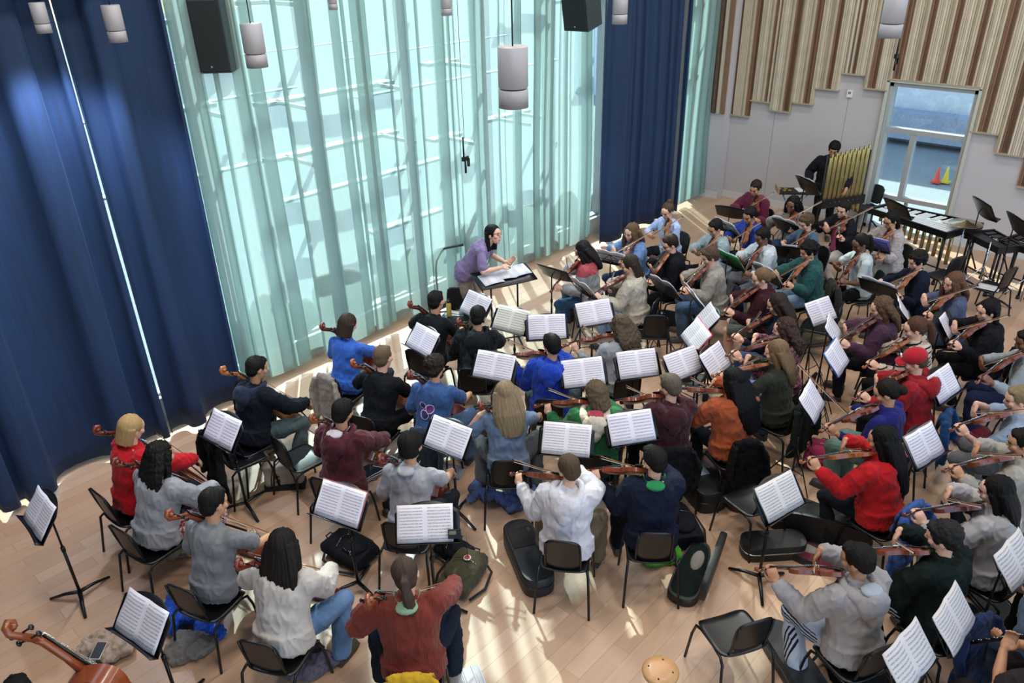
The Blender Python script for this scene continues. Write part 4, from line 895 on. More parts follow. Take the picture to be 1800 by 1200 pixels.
A_('v40', 1658, 942, 'person in dark green jacket', 'wavy dark hair, black track trousers with stripes', 'V2', 'wavy', '1f1d1c', ('sweater', '0e1a17'), ('trousers', ('0e1014', 'side', 'b0b0b0')), SKL, inst='8a3d1e')
A_('v41', 1507, 982, 'person in light grey hoodie and pale track trousers', 'short black hair', 'V2', 'short', BLK, ('sweater', '948f8e'), ('wide', ('a8b0be', 'side', '16161a')), SKT, '2e3a40', inst='8a3d1e', hood='948f8e', lining='9ba4aa')
A_('w1', 1868, 1108, 'oboist at the bottom right corner', 'in dark brown trousers, mostly outside the photo', 'WIND', 'short', BLK, ('short', '2a2224'), ('wide', '1e171a'), SKT)
A_('w2', 1905, 1010, 'person in jeans at the lower right edge', 'only the legs in the photo', 'WIND', 'short', BRN, ('long', '3a4a5c'), ('wide', ('30465e', 'denim')), SKL, '16161a')
A_('con', 868, 412, 'conductor in lilac T-shirt', 'leaning forward with shoulder-length black hair and beige trousers', 'CON', 'shoulder', '0f0d10', ('short', '78688c'), ('wide', '7e7468'), SKL, '2a2624', face=True, target=(9.8, 3.2))
A_('perc', 1466, 262, 'percussionist in black hoodie behind the chimes', 'round black hair', 'PERC', 'mop', '0d0c0d', ('sweater', '16171c'), ('trousers', '121317'), SKM, face=True, target=(9.5, 3.6), hood='16171c')
# details worn or held
rt, x, y, az, sc, top_o, P, who = PEOPLE['c8']
bv = BVHTree.FromPolygons([v.co for v in top_o.data.vertices], [p.vertices for p in top_o.data.polygons])
def onback(ax, az_):
    h = bv.ray_cast(V((ax, -.6, az_)), V((0, 1, 0))); return (h[0]-V((0, .004, 0))) if h[0] else V((ax, -.12, az_))
ring_m, fill_m = plain('print_white', 'd8c8d8', .7), [plain('print_'+c, c, .7) for c in ('2a2a5a', '6a2a6a', '30306a', '7a2a5a')]
for i, (ax, zz, r_) in enumerate(((-.075, .885, .03), (.0, .86, .038), (-.055, .795, .040), (.055, .765, .036))):
    mb = MB(); n_ = 24; mb.ring([[onback(ax+rr_*cos(2*pi*k/n_), zz+rr_*sin(2*pi*k/n_))+V((0, -.002, 0)) for k in range(n_)] for rr_ in (r_, r_*1.18)], True, False); mb.build('shirt_print_ring', ring_m, top_o)
    mb = MB(); mb.ring([[onback(ax+rr_*cos(2*pi*k/n_), zz+rr_*sin(2*pi*k/n_)) for k in range(n_)] for rr_ in (.002, r_*.5, r_)], True, False); mb.build('shirt_print', fill_m[i], top_o)
rt, x, y, az, sc, top_o, P, who = PEOPLE['con']; MW = TR(x, y, 0, az)
o = MB().tube([(0, 0, 0), (0, .34, 0)], [.004, .0015], 6).build('baton', plain('baton_white', 'e0dce0', .5)); o.matrix_world = MW @ P['bow']; tag(o, 'thin white baton in the right hand of the conductor', 'baton')
n0 = P['neck']; q = P['LM']
MB().tube([n0+V((-.06, .03, .0)), q @ V((-.04, .17, .85+P['dz'])), q @ V((.0, .22, .58+P['dz'])), q @ V((.04, .17, .85+P['dz'])), n0+V((.06, .03, .0))], .004, 6).build('lanyard', plain('lanyard', '2a2440', .7), rt)
MB().box(q @ V((0, .26, .50+P['dz'])), (.09, .008, .12)).build('badge', plain('badge_green', 'a6b24a', .6), rt, smooth=False)
rt, x, y, az, sc, top_o, P, who = PEOPLE['perc']
MB().box((.0, .158, 1.27), (.15, .012, .15)).build('hoodie_patch_edge', plain('patch_white', 'd0d0d0', .7), rt, smooth=False); MB().box((.0, .166, 1.27), (.12, .01, .12)).build('hoodie_patch', plain('patch_red', '8a1c2c', .7), rt, smooth=False)
rt, x, y, az, sc, top_o, P, who = PEOPLE['v24']
mb = MB(); 
bv = BVHTree.FromPolygons([v.co for v in top_o.data.vertices], [p.vertices for p in top_o.data.polygons])
def onfront(ax, z): h = bv.ray_cast(V((ax, .6, z)), V((0, -1, 0))); return (h[0]+V((0, .006, 0))) if h[0] else V((ax, .12, z))
mb.slab(lambda u, v: onfront((u*2-1)*(.03+.05*(1-v)), .56+.42*v), 6, 12, (0, .003, 0)); mb.build('pink_shirt', cloth('b0506e'), rt)
rt, x, y, az, sc, top_o, P, who = PEOPLE['w1']
q = P['inst']; ob = empty('oboe', (0, 0, 0), 0, 'black oboe with silver keys at the bottom right corner', 'oboe'); ob.matrix_world = TR(x, y, 0, az) @ q
MB().tube([(0, 0, 0), (0, .06, 0), (0, .10, 0), (0, .56, 0), (0, .66, 0)], [.003, .004, .010, .012, .024], 10).build('tube', EBONY, ob)
for k in range(12): MB().lathe([(0, 0), (.008, 0), (.007, .006), (0, .007)], (0.008*(-1)**k, .14+k*.035, .011), 8).build('key', CHROME, ob)
MB().tube([(.012, .12, .008), (.012, .55, .012)], .0022, 5).build('rod', CHROME, ob)
# ---------------------------------------------------------------- music stands and sheets
SG, PG = 'black music stands', 'open sheet music on the stands'
def ST(px, py, L, Rr, where, kind='solid', paper=1, cover=None, h=1.02, dh=0, off=0.0, tone='d8d4dc', tall=False):
    C_ = un(px, py, h)
    if L: d = un(Rr[0], Rr[1], h+.1)-un(L[0], L[1], h+.1); az = math.atan2(d.y, d.x)
    else: az = math.atan2(POD[1]-C_.y, POD[0]-C_.x)-pi/2+R(dh)
    hs = (h-.02)/1.0; p = C_-M.Rotation(az, 3, 'Z') @ V((off, .0, 0)); 
    mw = TR(p.x, p.y, 0, az) @ M.Diagonal((1, 1, hs, 1))
    kn = {'solid': 'black solid music stand ', 'perf': 'black perforated music stand ', 'wire': 'folding wire music stand '}[kind]
    st = place(STANDS[kind], mw, kn+where, SG)
    dm = TR(p.x, p.y, 0, az) @ TR(0, 0, 1.0*hs, 0, -R(DT))
    if paper:
        rt = empty('sheet_music'); i = int(px+py) % 3
        rt.matrix_world = dm @ TR(off*-1*0+(-.02 if off else 0)+off*-.0, .0, -.122, 0, 0, R(((px*7+py*3) % 7)-3)*.6)
        tag(rt, ('open white sheet music on the stand ' if paper == 1 else 'single white sheet on the stand ')+where, 'sheet music', PG)
        if paper == 1: put(PAGES[i], 'pages', sheetm(tone, i), rt)
        else: put(SINGLE, 'pages', sheetm(tone, i), rt)
        if cover: put(COVER, 'cover', plain('cover_'+cover, cover, .5), rt)
    return st, p, az
ST(68, 903, (62, 848), (98, 898), 'at the far left edge')
ST(247, 1093, (214, 1035), (290, 1085), 'at the lower left by the blue jacket')
ST(390, 756, (377, 721), (421, 745), 'before the person in flowered skirt')
ST(597, 887, (565, 844), (642, 871), 'before the person in cream sweater', cover='8a4a44')
ST(738, 923, (689, 896), (784, 891), 'with the tuner, before the ponytailed cellist', off=-.06, tone='d6d0d4')
ST(786, 769, (751, 730), (827, 758), 'before the person in light grey shirt')
ST(742, 598, (725, 569), (763, 590), 'before the person in plain black T-shirt')
ST(835, 537, (818, 517), (862, 538), 'before the two front cellists')
ST(868, 645, (832, 618), (908, 632), 'before the person with ash-blond hair')
ST(898, 563, (880, 540), (933, 553), 'just left of the purple folder', tone='d8d4c8')
ST(961, 576, (923, 558), (998, 553), 'before the person in royal blue hoodie', cover='3c2c60')
ST(1046, 551, (1007, 536), (1084, 525), 'before the person in pale grey top')
ST(1026, 656, (981, 637), (1065, 629), 'before the person in green hoodie')
ST(1121, 641, (1082, 622), (1152, 612), 'before the person in dark maroon hoodie')
ST(1203, 640, (1164, 629), (1216, 611), 'left before the person with very long hair')
ST(1259, 634, (1228, 631), (1259, 605), 'right before the person with very long hair')
ST(1221, 590, (1212, 563), (1236, 592), 'seen steeply, left of the grey shorts', 'wire', cover='c2285a')
ST(1241, 560, (1234, 529), (1250, 562), 'before the person in grey shorts')
ST(995, 774, (952, 744), (1040, 750), 'before the person in white hoodie', tone='dad6da')
ST(1110, 753, (1065, 737), (1152, 722), 'before the person in navy sweater')
ST(1429, 706, (1403, 709), (1429, 659), 'before the person in indigo top', 'wire')
ST(1473, 629, (1457, 624), (1475, 597), 'with blue folder before the striped sweater', 'wire', cover='2a6ab0')
ST(1466, 580, (1460, 590), (1466, 556), 'before the person in plum sweater', 'wire')
ST(1444, 548, None, None, 'seen edge-on behind the plum sweater', 'wire', dh=-30)
ST(1661, 675, (1632, 667), (1674, 639), 'before the person in pale grey shirt')
ST(1627, 783, (1597, 771), (1641, 743), 'before the person in pale blue shirt', cover='6a6c70')
ST(1372, 874, (1331, 864), (1395, 828), 'beside the chair with glossy seat', tone='d0ccc8', cover='1c2024')
ST(1787, 985, (1756, 976), (1796, 932), 'at the right edge above the jeans', 'wire', tone='c8c2c0')
ST(1680, 1088, (1653, 1095), (1700, 1018), 'at the lower right, right one of two', 'wire', tone='c4bebc')
ST(1602, 1155, (1557, 1175), (1628, 1097), 'at the lower right, left one of two', 'wire', tone='c4bebc')
ST(975, 476, (988, 468), (952, 458), 'empty, right of the conductor', paper=0)
ST(1029, 508, (1040, 508), (1013, 492), 'before the person with red shoulders', 'wire')
ST(1077, 453, (1093, 448), (1058, 441), 'before the person in light denim jacket', 'wire')
ST(1171, 504, (1185, 500), (1144, 479), 'before the person in black suit jacket', 'perf')
ST(1224, 522, (1248, 545), (1215, 506), 'before the person in beige-grey sweater', 'wire')
ST(1352, 482, (1372, 483), (1324, 458), 'before the person in dark teal sweater', 'perf')
ST(1284, 456, (1299, 450), (1259, 433), 'with a green folder on it', 'wire', cover='1c7a3c')
ST(1285, 370, (1305, 362), (1262, 355), 'near the corner, empty and seen from behind', paper=0, dh=25)
ST(1280, 399, (1288, 397), (1252, 381), 'before the person in grey cardigan', 'wire')
ST(1384, 396, (1404, 397), (1365, 384), 'before the person in taupe sweater')
ST(1387, 440, (1405, 432), (1368, 428), 'before the person in slate blue T-shirt', paper=2)
ST(1536, 428, (1552, 422), (1492, 409), 'with a purple folder, before the pale sweatshirt', 'wire', cover='5a56a0', dh=20)
ST(1545, 504, (1575, 498), (1512, 479), 'large and dark, before the dark navy top', dh=15)
ST(1590, 545, None, None, 'low, left of the slate blue dress', 'wire', h=.9)
ST(1665, 572, None, None, 'beside the skirt of the slate blue dress', paper=2, dh=-20)
ST(1420, 323, (1432, 317), (1399, 304), 'in front of the percussionist', h=1.22, dh=30)
ST(1578, 364, (1598, 363), (1553, 345), 'in front of the marimba', paper=0, h=1.2, dh=40)
ST(1731, 364, (1750, 364), (1707, 341), 'tall and empty against the grey wall', paper=0, h=1.3, dh=40)
ST(1792, 392, (1808, 392), (1766, 368), 'tall and empty at the right edge', paper=0, h=1.3, dh=40)
# conductor's wide desk
p = un(886, 492, 1.0); dd = un(937, 480, 1.0)-un(838, 500, 1.0); az = math.atan2(dd.y, dd.x)
rt = empty('conductor_stand', (p.x, p.y, 0), az, 'wide flat black conductor stand covered with scores', 'music stand')
MB().slab(lambda u, v: ((u*2-1)*.42, -.19+.38*v, 1.0+.10*v+.012*(u*2-1)**2), 8, 3, (0, 0, -.012)).build('desk', STEEL, rt)
for s in (-.2, .2):
    MB().tube([(s, 0, 1.02), (s, 0, .05)], .013, 8).build('pole', STEEL, rt)
    for k in range(3): a = 2*pi*k/3+.4; MB().tube([(s, 0, .08), (s+.26*cos(a), .26*sin(a), .012)], [.018, .012], 8, .7).build('leg', STEEL, rt)
for i, (dx, dy, rz, nm) in enumerate(((-.2, -.02, .1, 'left'), (.02, .03, -.08, 'middle'), (.24, .04, .15, 'right'))):
    o = MB().slab(lambda u, v: ((u*2-1)*.15, (v*2-1)*.12, .006+.012*abs(sin(pi*u*1.0))), 8, 3, (0, 0, -.003)).build('score', sheetm('c8c8cc')); 
    o.matrix_world = TR(p.x, p.y, 0, az) @ TR(dx, dy, 1.065+.10*(dy/.38), rz, math.atan2(.1, .38)); tag(o, 'loose white score lying on the %s of the conductor stand' % nm, 'score', 'scores on the conductor stand')
# ---------------------------------------------------------------- bags, cases, coats and other loose things
def lump(name, mb, mat, label, cat, mw, vox=.012, wr=(.010, 9), parent=None, group=None, sm=2):
    o = put(remesh(mb, vox, wrinkle(*wr) if wr else None, sm, name), name, mat, parent)
    if parent is None: o.matrix_world = mw; tag(o, label, cat, group)
    else: o.matrix_local = mw
    return o
def chair_at(px, py, z, heading_to=None, az=None, label='', lab2=None):
    p = un(px, py, z); a = az if az is not None else math.atan2(heading_to[1]-p.y, heading_to[0]-p.x)-pi/2
    place(CHAIR, TR(p.x, p.y, 0, a), label, 'black stacking chairs'); return p, a
CA = YAW-pi/2
C_ = [chair_at(1290, 1112, .45, az=CA+R(17), label='empty black chair nearest the camera, at the bottom right'),
 chair_at(530, 805, .45, az=CA-R(45), label='empty black chair with a shiny seat above the tote bag'),
 chair_at(1148, 585, .45, az=CA-R(5), label='empty black chair right of the pale grey top'),
 chair_at(1322, 878, .45, az=CA+R(30), label='empty black chair with glossy seat right of the maroon case'),
 chair_at(425, 800, .45, az=CA+R(-50), label='black chair with a black coat over it, behind a stand'),
 chair_at(1440, 572, .45, az=CA+R(60), label='empty black chair left of the plum sweater'),
 chair_at(1205, 662, .45, az=CA-R(30), label='empty black chair left of the orange sweater'),
 chair_at(1740, 503, .45, az=CA+R(30), label='empty black chair holding a sheet, by the cymbal stand'),
 chair_at(1655, 482, .45, az=CA+R(20), label='empty black chair in front of the marimba'),
 chair_at(1522, 362, .45, az=CA+R(110), label='empty black chair between chimes and marimba'),
 chair_at(800, 560, .45, az=CA+R(170), label='black chair used as table for the yellow bottle'),
 chair_at(818, 470, .45, az=CA+R(190), label='black chair with a dark coat, left of the conductor'),
 chair_at(1770, 640, .45, az=CA+R(60), label='empty black chair behind the stand at the right')]
def coat(key, col, label, kind='plain', long=.42, pos=None, w_=.17, sleeves=True):
    dy = 0
    if pos is None: rt, x, y, az, sc = PEOPLE[key][:5]; dy = -.09 if PEOPLE[key][6]['kind'] == 'vlc' else -.05
    else: (p, az) = pos; x, y = p.x, p.y
    mb = MB(); nx, ny = 18, 12; sd = len(label)*.37; rn = random.Random(len(label)); sk = rn.uniform(-.05, .05)
    mb.slab(lambda u, v: ((u*2-1)*(w_*(.80+.20*min(1, v*5))+.10*v*v)+sk*v, -.262-.022*sin(pi*u)-.05*v-.016*sin(19*u+sd)*v, .815-.025*(u*2-1)**2-(long+.05*sin(9*u+sd)+.03*sin(23*u))*v), nx, ny, (0, .022, 0)).slab(lambda u, v: ((u*2-1)*(w_-.02), -.222+.03*v, .80-.24*v), nx, 6, (0, .02, 0))
    mb.tube([(-w_*.80, -.24, .795), (0, -.245, .82), (w_*.80, -.24, .795)], .026, 10)
    if sleeves:
        for s in (-1, 1): mb.tube([(s*w_*.86, -.27, .78), (s*(w_+.03), -.31, .62), (s*(w_+.05)+sk, -.335, .46), (s*(w_+.01)+sk, -.345, .34+.05*s)], [.036, .044, .040, .034], 10, .7)
    m = cloth(col, kind)
    def d(p, n): return wrinkle(.010, 7)(p, n)+wrinkle(.006, 17)(p, n)+(.014*(abs(sin(p.z*28))-.5) if kind == 'puffer' else 0)
    o = put(remesh(mb, .011, d, 2, 'coat'), 'coat', m); o.matrix_world = TR(x, y, 0, az) @ M.Translation((0, dy, 0)); tag(o, label, 'coat', 'coats hung over chairs'); return o
coat('v6', '08090b', 'long black coat hanging on the chair of the orange sweater', long=.55, w_=.155)
coat('v5', '0b0d0f', 'black coat hanging on the chair of the dark maroon hoodie', long=.50)
coat('v35', '2f5496', 'blue quilted coat on the chair of the red hoodie', 'puffer', .60, w_=.19)
coat('v33', '14406e', 'blue coat on the chair of the red cap', 'plain', .5)
coat('v12', '10162a', 'navy coat on the chair of the beige-grey sweater', long=.5)
coat('v25', '2c2a24', 'dark brown coat on the chair of the teal sweater', long=.5)
coat('v8', '1a2420', 'dark green coat on the chair of the olive shirt', long=.55)
coat('v15', '4a4a46', 'grey-brown quilted coat on the chair of the red shoulders', 'puffer', .45)
coat('v16', '4e1c28', 'maroon coat behind the denim jacket', long=.35)
coat('c8', '2a3540', 'slate grey coat on the chair of the printed T-shirt', long=.55)
coat('c6', '8b8378', 'grey fleece coat on the chair of the bright blue T-shirt', long=.55, w_=.16)
coat('c15', 'b8901c', 'yellow coat on the chair at the bottom edge', long=.4, w_=.19)
coat('v40', '152850', 'navy coat hanging off the chair of the dark green jacket', long=.6, w_=.2)
coat('v39', '101216', 'black coat on the chair of the white sweatshirt', long=.55)
coat('v31', '14161a', 'black coat on the chair of the pink-striped jacket', long=.5)
coat(None, '101215', 'black coat over the chair behind the stand at the left', long=.6, pos=C_[4], w_=.24)
coat(None, '23282c', 'dark grey coat over the chair left of the conductor', long=.7, pos=C_[11], w_=.17)
# coats on the floor
def floor_coat(px, py, col, label, seed, r_=.26, kind='plain', name='coat', cat='coat'):
    rn = random.Random(seed); mb = MB(); p = un(px, py, .08)
    for k in range(9): mb.ell((rn.uniform(-r_, r_), rn.uniform(-r_*.5, r_*.5), rn.uniform(.03, .09)), (rn.uniform(.09, .15), rn.uniform(.07, .12), rn.uniform(.04, .08)), M.Rotation(rn.uniform(0, 3), 3, 'Z'))
    for k in range(3): a = rn.uniform(0, 6); mb.tube([(rn.uniform(-.1, .1), rn.uniform(-.1, .1), .10), (r_*.8*cos(a), r_*.5*sin(a), .12), (r_*1.3*cos(a+.3), r_*.8*sin(a+.3), .05)], [.05, .055, .045], 10)
    mb.v = [V((q.x, q.y, max(q.z, .004))) for q in mb.v]
    def d(q, n): return (wrinkle(.022, 8)(q, n)+wrinkle(.016, 18)(q, n)+(.010*abs(sin(q.x*40+q.y*10)) if kind == 'puffer' else 0)) if q.z > .02 else 0
    o = put(remesh(mb, .012, d, 1, name), name, cloth(col, kind)); o.matrix_world = TR(p.x, p.y, 0, YAW+rn.uniform(-1, 1)*.3-pi/2); tag(o, label, cat); return o
floor_coat(352, 1078, '1c4cb0', 'bright blue quilted coat lying on the floor at the lower left', 1, .30, 'puffer')
floor_coat(333, 1136, '6f6a64', 'grey hood lying beside the bright blue coat', 2, .10, name='hood')
floor_coat(880, 866, '4e5f8a', 'slate blue coat lying on the floor behind the white hoodie', 3, .30)
floor_coat(545, 1163, '5f5866', 'grey-purple scarf on the floor under the cream sweater', 4, .18, name='scarf', cat='scarf')
floor_coat(325, 955, '8c8676', 'grey cloth bag on the floor under the flowered skirt', 5, .13, name='cloth_bag', cat='bag')
floor_coat(185, 1138, 'a08d7c', 'beige drawstring bag on the floor at the lower left', 6, .17, name='drawstring_bag', cat='bag')
floor_coat(600, 660, '8f959a', 'light grey scarf on the chair by the bright blue T-shirt', 7, .08, name='scarf', cat='scarf')
p = un(173, 1143, .16); rt = empty('phone', p, 0, 'black phone lying on the beige drawstring bag', 'phone'); rt.rotation_euler = (.1, .1, YAW-pi/2)
bevel(MB().box((0, 0, 0), (.085, .16, .009)).build('case', plain('phone_case', 'c0b8b0', .5), rt, smooth=False), .003); MB().box((0, 0, .005), (.074, .148, .002)).build('screen', EBONY, rt, smooth=False)
def bottle(px, py, z, col, capc, label, r_=.036, h=.24, tilt=0, rz=0, base=0):
    p = un(px, py, z); rt = empty('water_bottle', (p.x, p.y, base), 0, label, 'bottle', 'bottles')
    if tilt: rt.rotation_euler = (tilt, 0, rz); rt.location.z = base+r_
    MB().lathe([(0, 0), (r_*.95, 0), (r_, .01), (r_, h*.75), (r_*.62, h*.84), (r_*.6, h*.86), (0, h*.86)], n=20).build('body', plain('bottle_'+col, col, .4), rt)
    MB().lathe([(0, h*.86), (r_*.68, h*.86), (r_*.68, h*.98), (0, h)], n=18).tube([(-r_*.5, 0, h*.97), (-r_*.4, 0, h*1.08), (r_*.4, 0, h*1.08), (r_*.5, 0, h*.97)], .005, 6).build('cap', plain('cap_'+capc, capc, .4), rt)
bottle(136, 1168, .1, '1a1c20', '141518', 'black water bottle lying on the floor at the lower left', .042, .27, R(80), R(35))
bottle(789, 543, .56, 'b4a050', '1a1a1a', 'yellow patterned bottle standing on a chair by the cellists', base=.455)
bottle(1556, 905, .1, '8a93a0', '2a2a2c', 'grey water bottle on the floor below the blue quilted coat')
bottle(1452, 905, .1, '6a6a80', '2a2a30', 'violet-grey bottle under the chair of the red hoodie')
def backpack(px, py, col, label, az=0, s=1.0, pocket=None, lying=True, badge=None, name='backpack'):
    p = un(px, py, .1); mb = MB()
    mb.ring([[V(((.15-.02*abs(t_))*s*math.copysign(abs(cos(q))**.5, cos(q)), (.02+t_*.21)*s, (.085+.075*math.copysign(abs(sin(q))**.6, sin(q))*(1-.25*t_*t_))*s)) for q in (2*pi*k/20 for k in range(20))] for t_ in (-1, -.9, -.5, 0, .5, .85, 1)])
    m = cloth(col); o = put(remesh(mb, .012, wrinkle(.010, 9), 3, name), 'body', m)
    rt = empty(name, (p.x, p.y, 0), az, label, 'bag', 'bags on the floor'); o.parent = rt
    mb = MB().ell((0, -.05*s, .155*s), (.11*s, .11*s, .045*s)); put(remesh(mb, .012, wrinkle(.008, 10), 2, 'pocket'), 'pocket', cloth(pocket or col), rt)
    for sx in (-1, 1): MB().tube([(sx*.08*s, .2*s, .10*s), (sx*.19*s, .14*s, .06), (sx*.21*s, -.02, .03), (sx*.15*s, -.17*s, .03)], .013, 8, .5).build('strap', DARKC, rt)
    MB().tube([(-.035, .23*s, .1*s), (-.03, .265*s, .12*s), (.03, .265*s, .12*s), (.035, .23*s, .1*s)], .008, 6).build('handle', DARKC, rt)
    MB().tube([(-.1*s, .06*s, .168*s), (0, .10*s, .17*s), (.1*s, .06*s, .168*s)], .003, 5).build('zip', CHROME, rt)
    if badge: MB().lathe([(0, 0), (.036, 0), (.034, .006), (0, .007)], (0, .10*s, .165*s), 24).build('badge', plain('badge_white', 'd8d0cc', .6), rt); MB().lathe([(0, 0), (.026, 0), (.024, .004), (0, .004)], (0, .10*s, .172*s), 24).build('badge_centre', plain('badge_'+badge, badge, .6), rt)
    return rt
bp = backpack(618, 965, '14171b', 'black backpack with white print beside the stand of the cream sweater', CA+R(55), 1.15)
for i in range(6): MB().box((-.06+.0*i, -.10+.018*i, .172), (.10-.012*(i % 3), .006, .06)).build('print_line', plain('print_grey', 'a8acae', .6), bp, smooth=False)
backpack(812, 1008, '3c3826', 'olive green backpack with round red badge', CA+R(-25), 1.15, badge='b03a34')
backpack(800, 962, '14161a', 'black bag above the olive backpack', CA+R(60), .8)
backpack(1195, 925, '12141a', 'black backpack with a zip pocket right of the navy sweater', CA+R(10), 1.2)
backpack(1442, 800, '7c2046', 'pink and black backpack on the floor left of the sage trousers', CA+R(-30), 1.1, '9a2a50')
backpack(1490, 505, '12151a', 'black backpack left of the paper bag', CA+R(20), 1.1)
backpack(1710, 762, '5c1420', 'dark red glossy bag below the light blue shirt', CA+R(80), 1.0)
bz = backpack(1505, 1185, '111214', 'black bag with white lettering at the bottom edge', CA+R(5), 1.35)
def text(s_, mw, size, mat, parent, name='lettering'):
    cu_ = bpy.data.curves.new(name, 'FONT'); cu_.body = s_; cu_.size = size; cu_.align_x = 'CENTER'; cu_.extrude = .0015; o = bpy.data.objects.new('tmp', cu_); COL.objects.link(o)
    bpy.context.evaluated_depsgraph_get().update(); me = bpy.data.meshes.new_from_object(o.evaluated_get(bpy.context.evaluated_depsgraph_get())); bpy.data.objects.remove(o)
    me.materials.clear(); me.materials.append(mat); q = bpy.data.objects.new(name, me); COL.objects.link(q); q.parent = parent; q.matrix_local = mw; return q
WH = plain('print_white2', 'd4d4d4', .6)
text('CAHAYA', TR(.05, .05, .235, R(12)), .06, WH, bz)
# tote bag under the shiny chair
p = un(500, 838, .12); rt = empty('tote_bag', (p.x, p.y, 0), CA+R(5), 'cream and black tote bag with letter S under an empty chair', 'bag', 'bags on the floor')
o = put(remesh(MB().box((0, 0, .15), (.40, .13, .30)), .014, wrinkle(.014, 8), 3, 'tote'), 'body', cloth('a39a90'), rt)
MB().box((0, -.004, .03), (.42, .155, .06)).build('base', DARKC, rt, smooth=False)
for s in (-1, 1): MB().tube([(s*.13, -.078, .03), (s*.12, -.085, .16), (s*.08, -.08, .30), (0, -.06, .38)], .010, 6, .5).build('strap', DARKC, rt)
text('S', TR(-.05, -.082, .11, 0, pi/2), .13, EBONY, rt)
# green plastic bag
floor_coat(1163, 968, '4c9a28', 'bright green plastic bag on the floor by the black backpack', 9, .12, name='plastic_bag', cat='bag')
# instrument cases
def case(px, py, col, label, az, L=.80, w_=.25, h=.16, lid=None, inner=None, shape=False, stripe=None):
    p = un(px, py, h*.5); rt = empty('instrument_case', (p.x, p.y, 0), az, label, 'instrument case', 'instrument cases on the floor')
    def prof(t_): return (w_/2)*(1 if not shape else (.62+.38*(1-max(0, t_)**1.3)))*(1-abs(t_)**9)**.5
    def bx(z0, z1, k=1.0): 
        mb = MB(); n_ = 24; ts = [sin(pi*(i/n_-.5)) for i in range(n_+1)]
        out = [(prof(t_*.995)*k, t_*L/2*k) for t_ in ts]; loop = out+[(-a, b_) for a, b_ in reversed(out)]
        return mb.ring([[V((a*.97, b_*.985, z0)) for a, b_ in loop], [V((a, b_, z0+.012)) for a, b_ in loop], [V((a, b_, z1-.012)) for a, b_ in loop], [V((a*.95, b_*.98, z1)) for a, b_ in loop]])
    m = plain('case_'+col, col, .5, 0, .1, 60, .1); h1 = h*.55 if lid else h
    sharp(bx(0, h1).build('shell', m, rt), 40)
    if lid:
        o = sharp(bx(0, h*.4).build('lid', m, rt), 40); o.matrix_local = TR(w_*.5, 0, h1, 0, 0, R(95)) @ M.Translation((-w_*.5, 0, 0))
        bx(h1-.01, h1+.004, .9).build('lining', cloth(inner), rt); MB().ell((.02, .12, h1), (.06, .14, .03)).build('cloth', cloth('8a8680'), rt)
        for k in range(5): MB().ell((w_*.5+.012, -.3+.15*k, h1+.06), (.006, .006, .006), n=8, m=6).build('stud', CHROME, rt)
    else:
        bx(h*.52, h*.56, 1.012).build('seam', EBONY if not stripe else plain('seam_metal', stripe, .3, .8), rt)
        MB().tube([(w_*.5, -.06, h*.5), (w_*.5+.035, -.05, h*.5), (w_*.5+.035, .05, h*.5), (w_*.5, .06, h*.5)], .009, 8).build('handle', EBONY, rt)
        for s in (-1, 1): MB().box((w_*.5, s*.17, h*.53), (.012, .035, .03)).build('latch', CHROME, rt, smooth=False)
    return rt
def caz(x0, y0, x1, y1): d = un(x1, y1, .1)-un(x0, y0, .1); return math.atan2(d.y, d.x)-pi/2
k1 = case(928, 978, '141920', 'black oblong soft viola case left of the white hoodie', caz(955, 1040, 900, 915), .84, .30, .20)
MB().box((0, .16, .203), (.24, .26, .01)).build('pocket', DARKC, k1, smooth=False); MB().box((.08, .24, .21), (.03, .05, .004)).build('label', CHROME, k1, smooth=False)
case(1266, 842, '4e1220', 'dark maroon oblong case on the floor behind the orange sweater', caz(1310, 885, 1230, 800), .84, .22, .22)
k2 = case(1232, 852, '10151a', 'black case with grey-blue patch left of the maroon case', caz(1262, 885, 1200, 810), .62, .34, .24)
MB().box((.04, .08, .243), (.10, .16, .006)).build('patch', plain('patch_blue_grey', '8d9cab', .5), k2, smooth=False)
case(1216, 1000, '0f1413', 'open dark green violin case at the right of the green bag', caz(1205, 1045, 1240, 955), .80, .28, .15, True, '101c1a', True)
case(1430, 918, '0d0d10', 'large black open case beneath the chair of the red hoodie', caz(1530, 950, 1370, 890), .95, .34, .24)
case(1440, 975, '121014', 'open case with patterned red lining below the large black case', caz(1530, 1000, 1400, 955), .80, .28, .14, True, '5a1a28', True)
case(1402, 1178, '20282e', 'long dark blue-black case right of the nearest empty chair', caz(1430, 1200, 1345, 1070), .9, .25, .16)
k3 = case(1704, 1112, '121214', 'black case with silver edge and stickers at the lower right', caz(1725, 1140, 1690, 1085), .5, .26, .2, stripe='c0c0c0')
for i, (dx, dy) in enumerate(((-.05, .08), (.04, -.02), (-.03, -.12))): MB().lathe([(0, .2), (.035, .2), (.03, .204), (0, .204)], (dx, dy, 0), 14).build('sticker', plain('sticker_'+str(i), ['7a6a50', '9a9086', '5a5a5a'][i], .6), k3)
case(1358, 958, '15171a', 'pale edged dark open case at the foot of a stand', caz(1400, 960, 1320, 965), .6, .26, .16, stripe='98a09c')
case(1010, 540, '14171a', 'small black case on the floor right of the empty stand', caz(1040, 530, 985, 545), .5, .3, .3)
case(1438, 594, '6a5f4c', 'long low brown case on the floor under the empty chair', caz(1480, 590, 1400, 600), 1.0, .3, .12)
case(1190, 565, '15181c', 'black case on the floor below the beige-grey sweater', caz(1215, 570, 1165, 560), .6, .25, .2)
case(1742, 1060, '0e0e10', 'black flat case on the floor right of the tall sheet', caz(1760, 1080, 1725, 1040), .6, .25, .06)
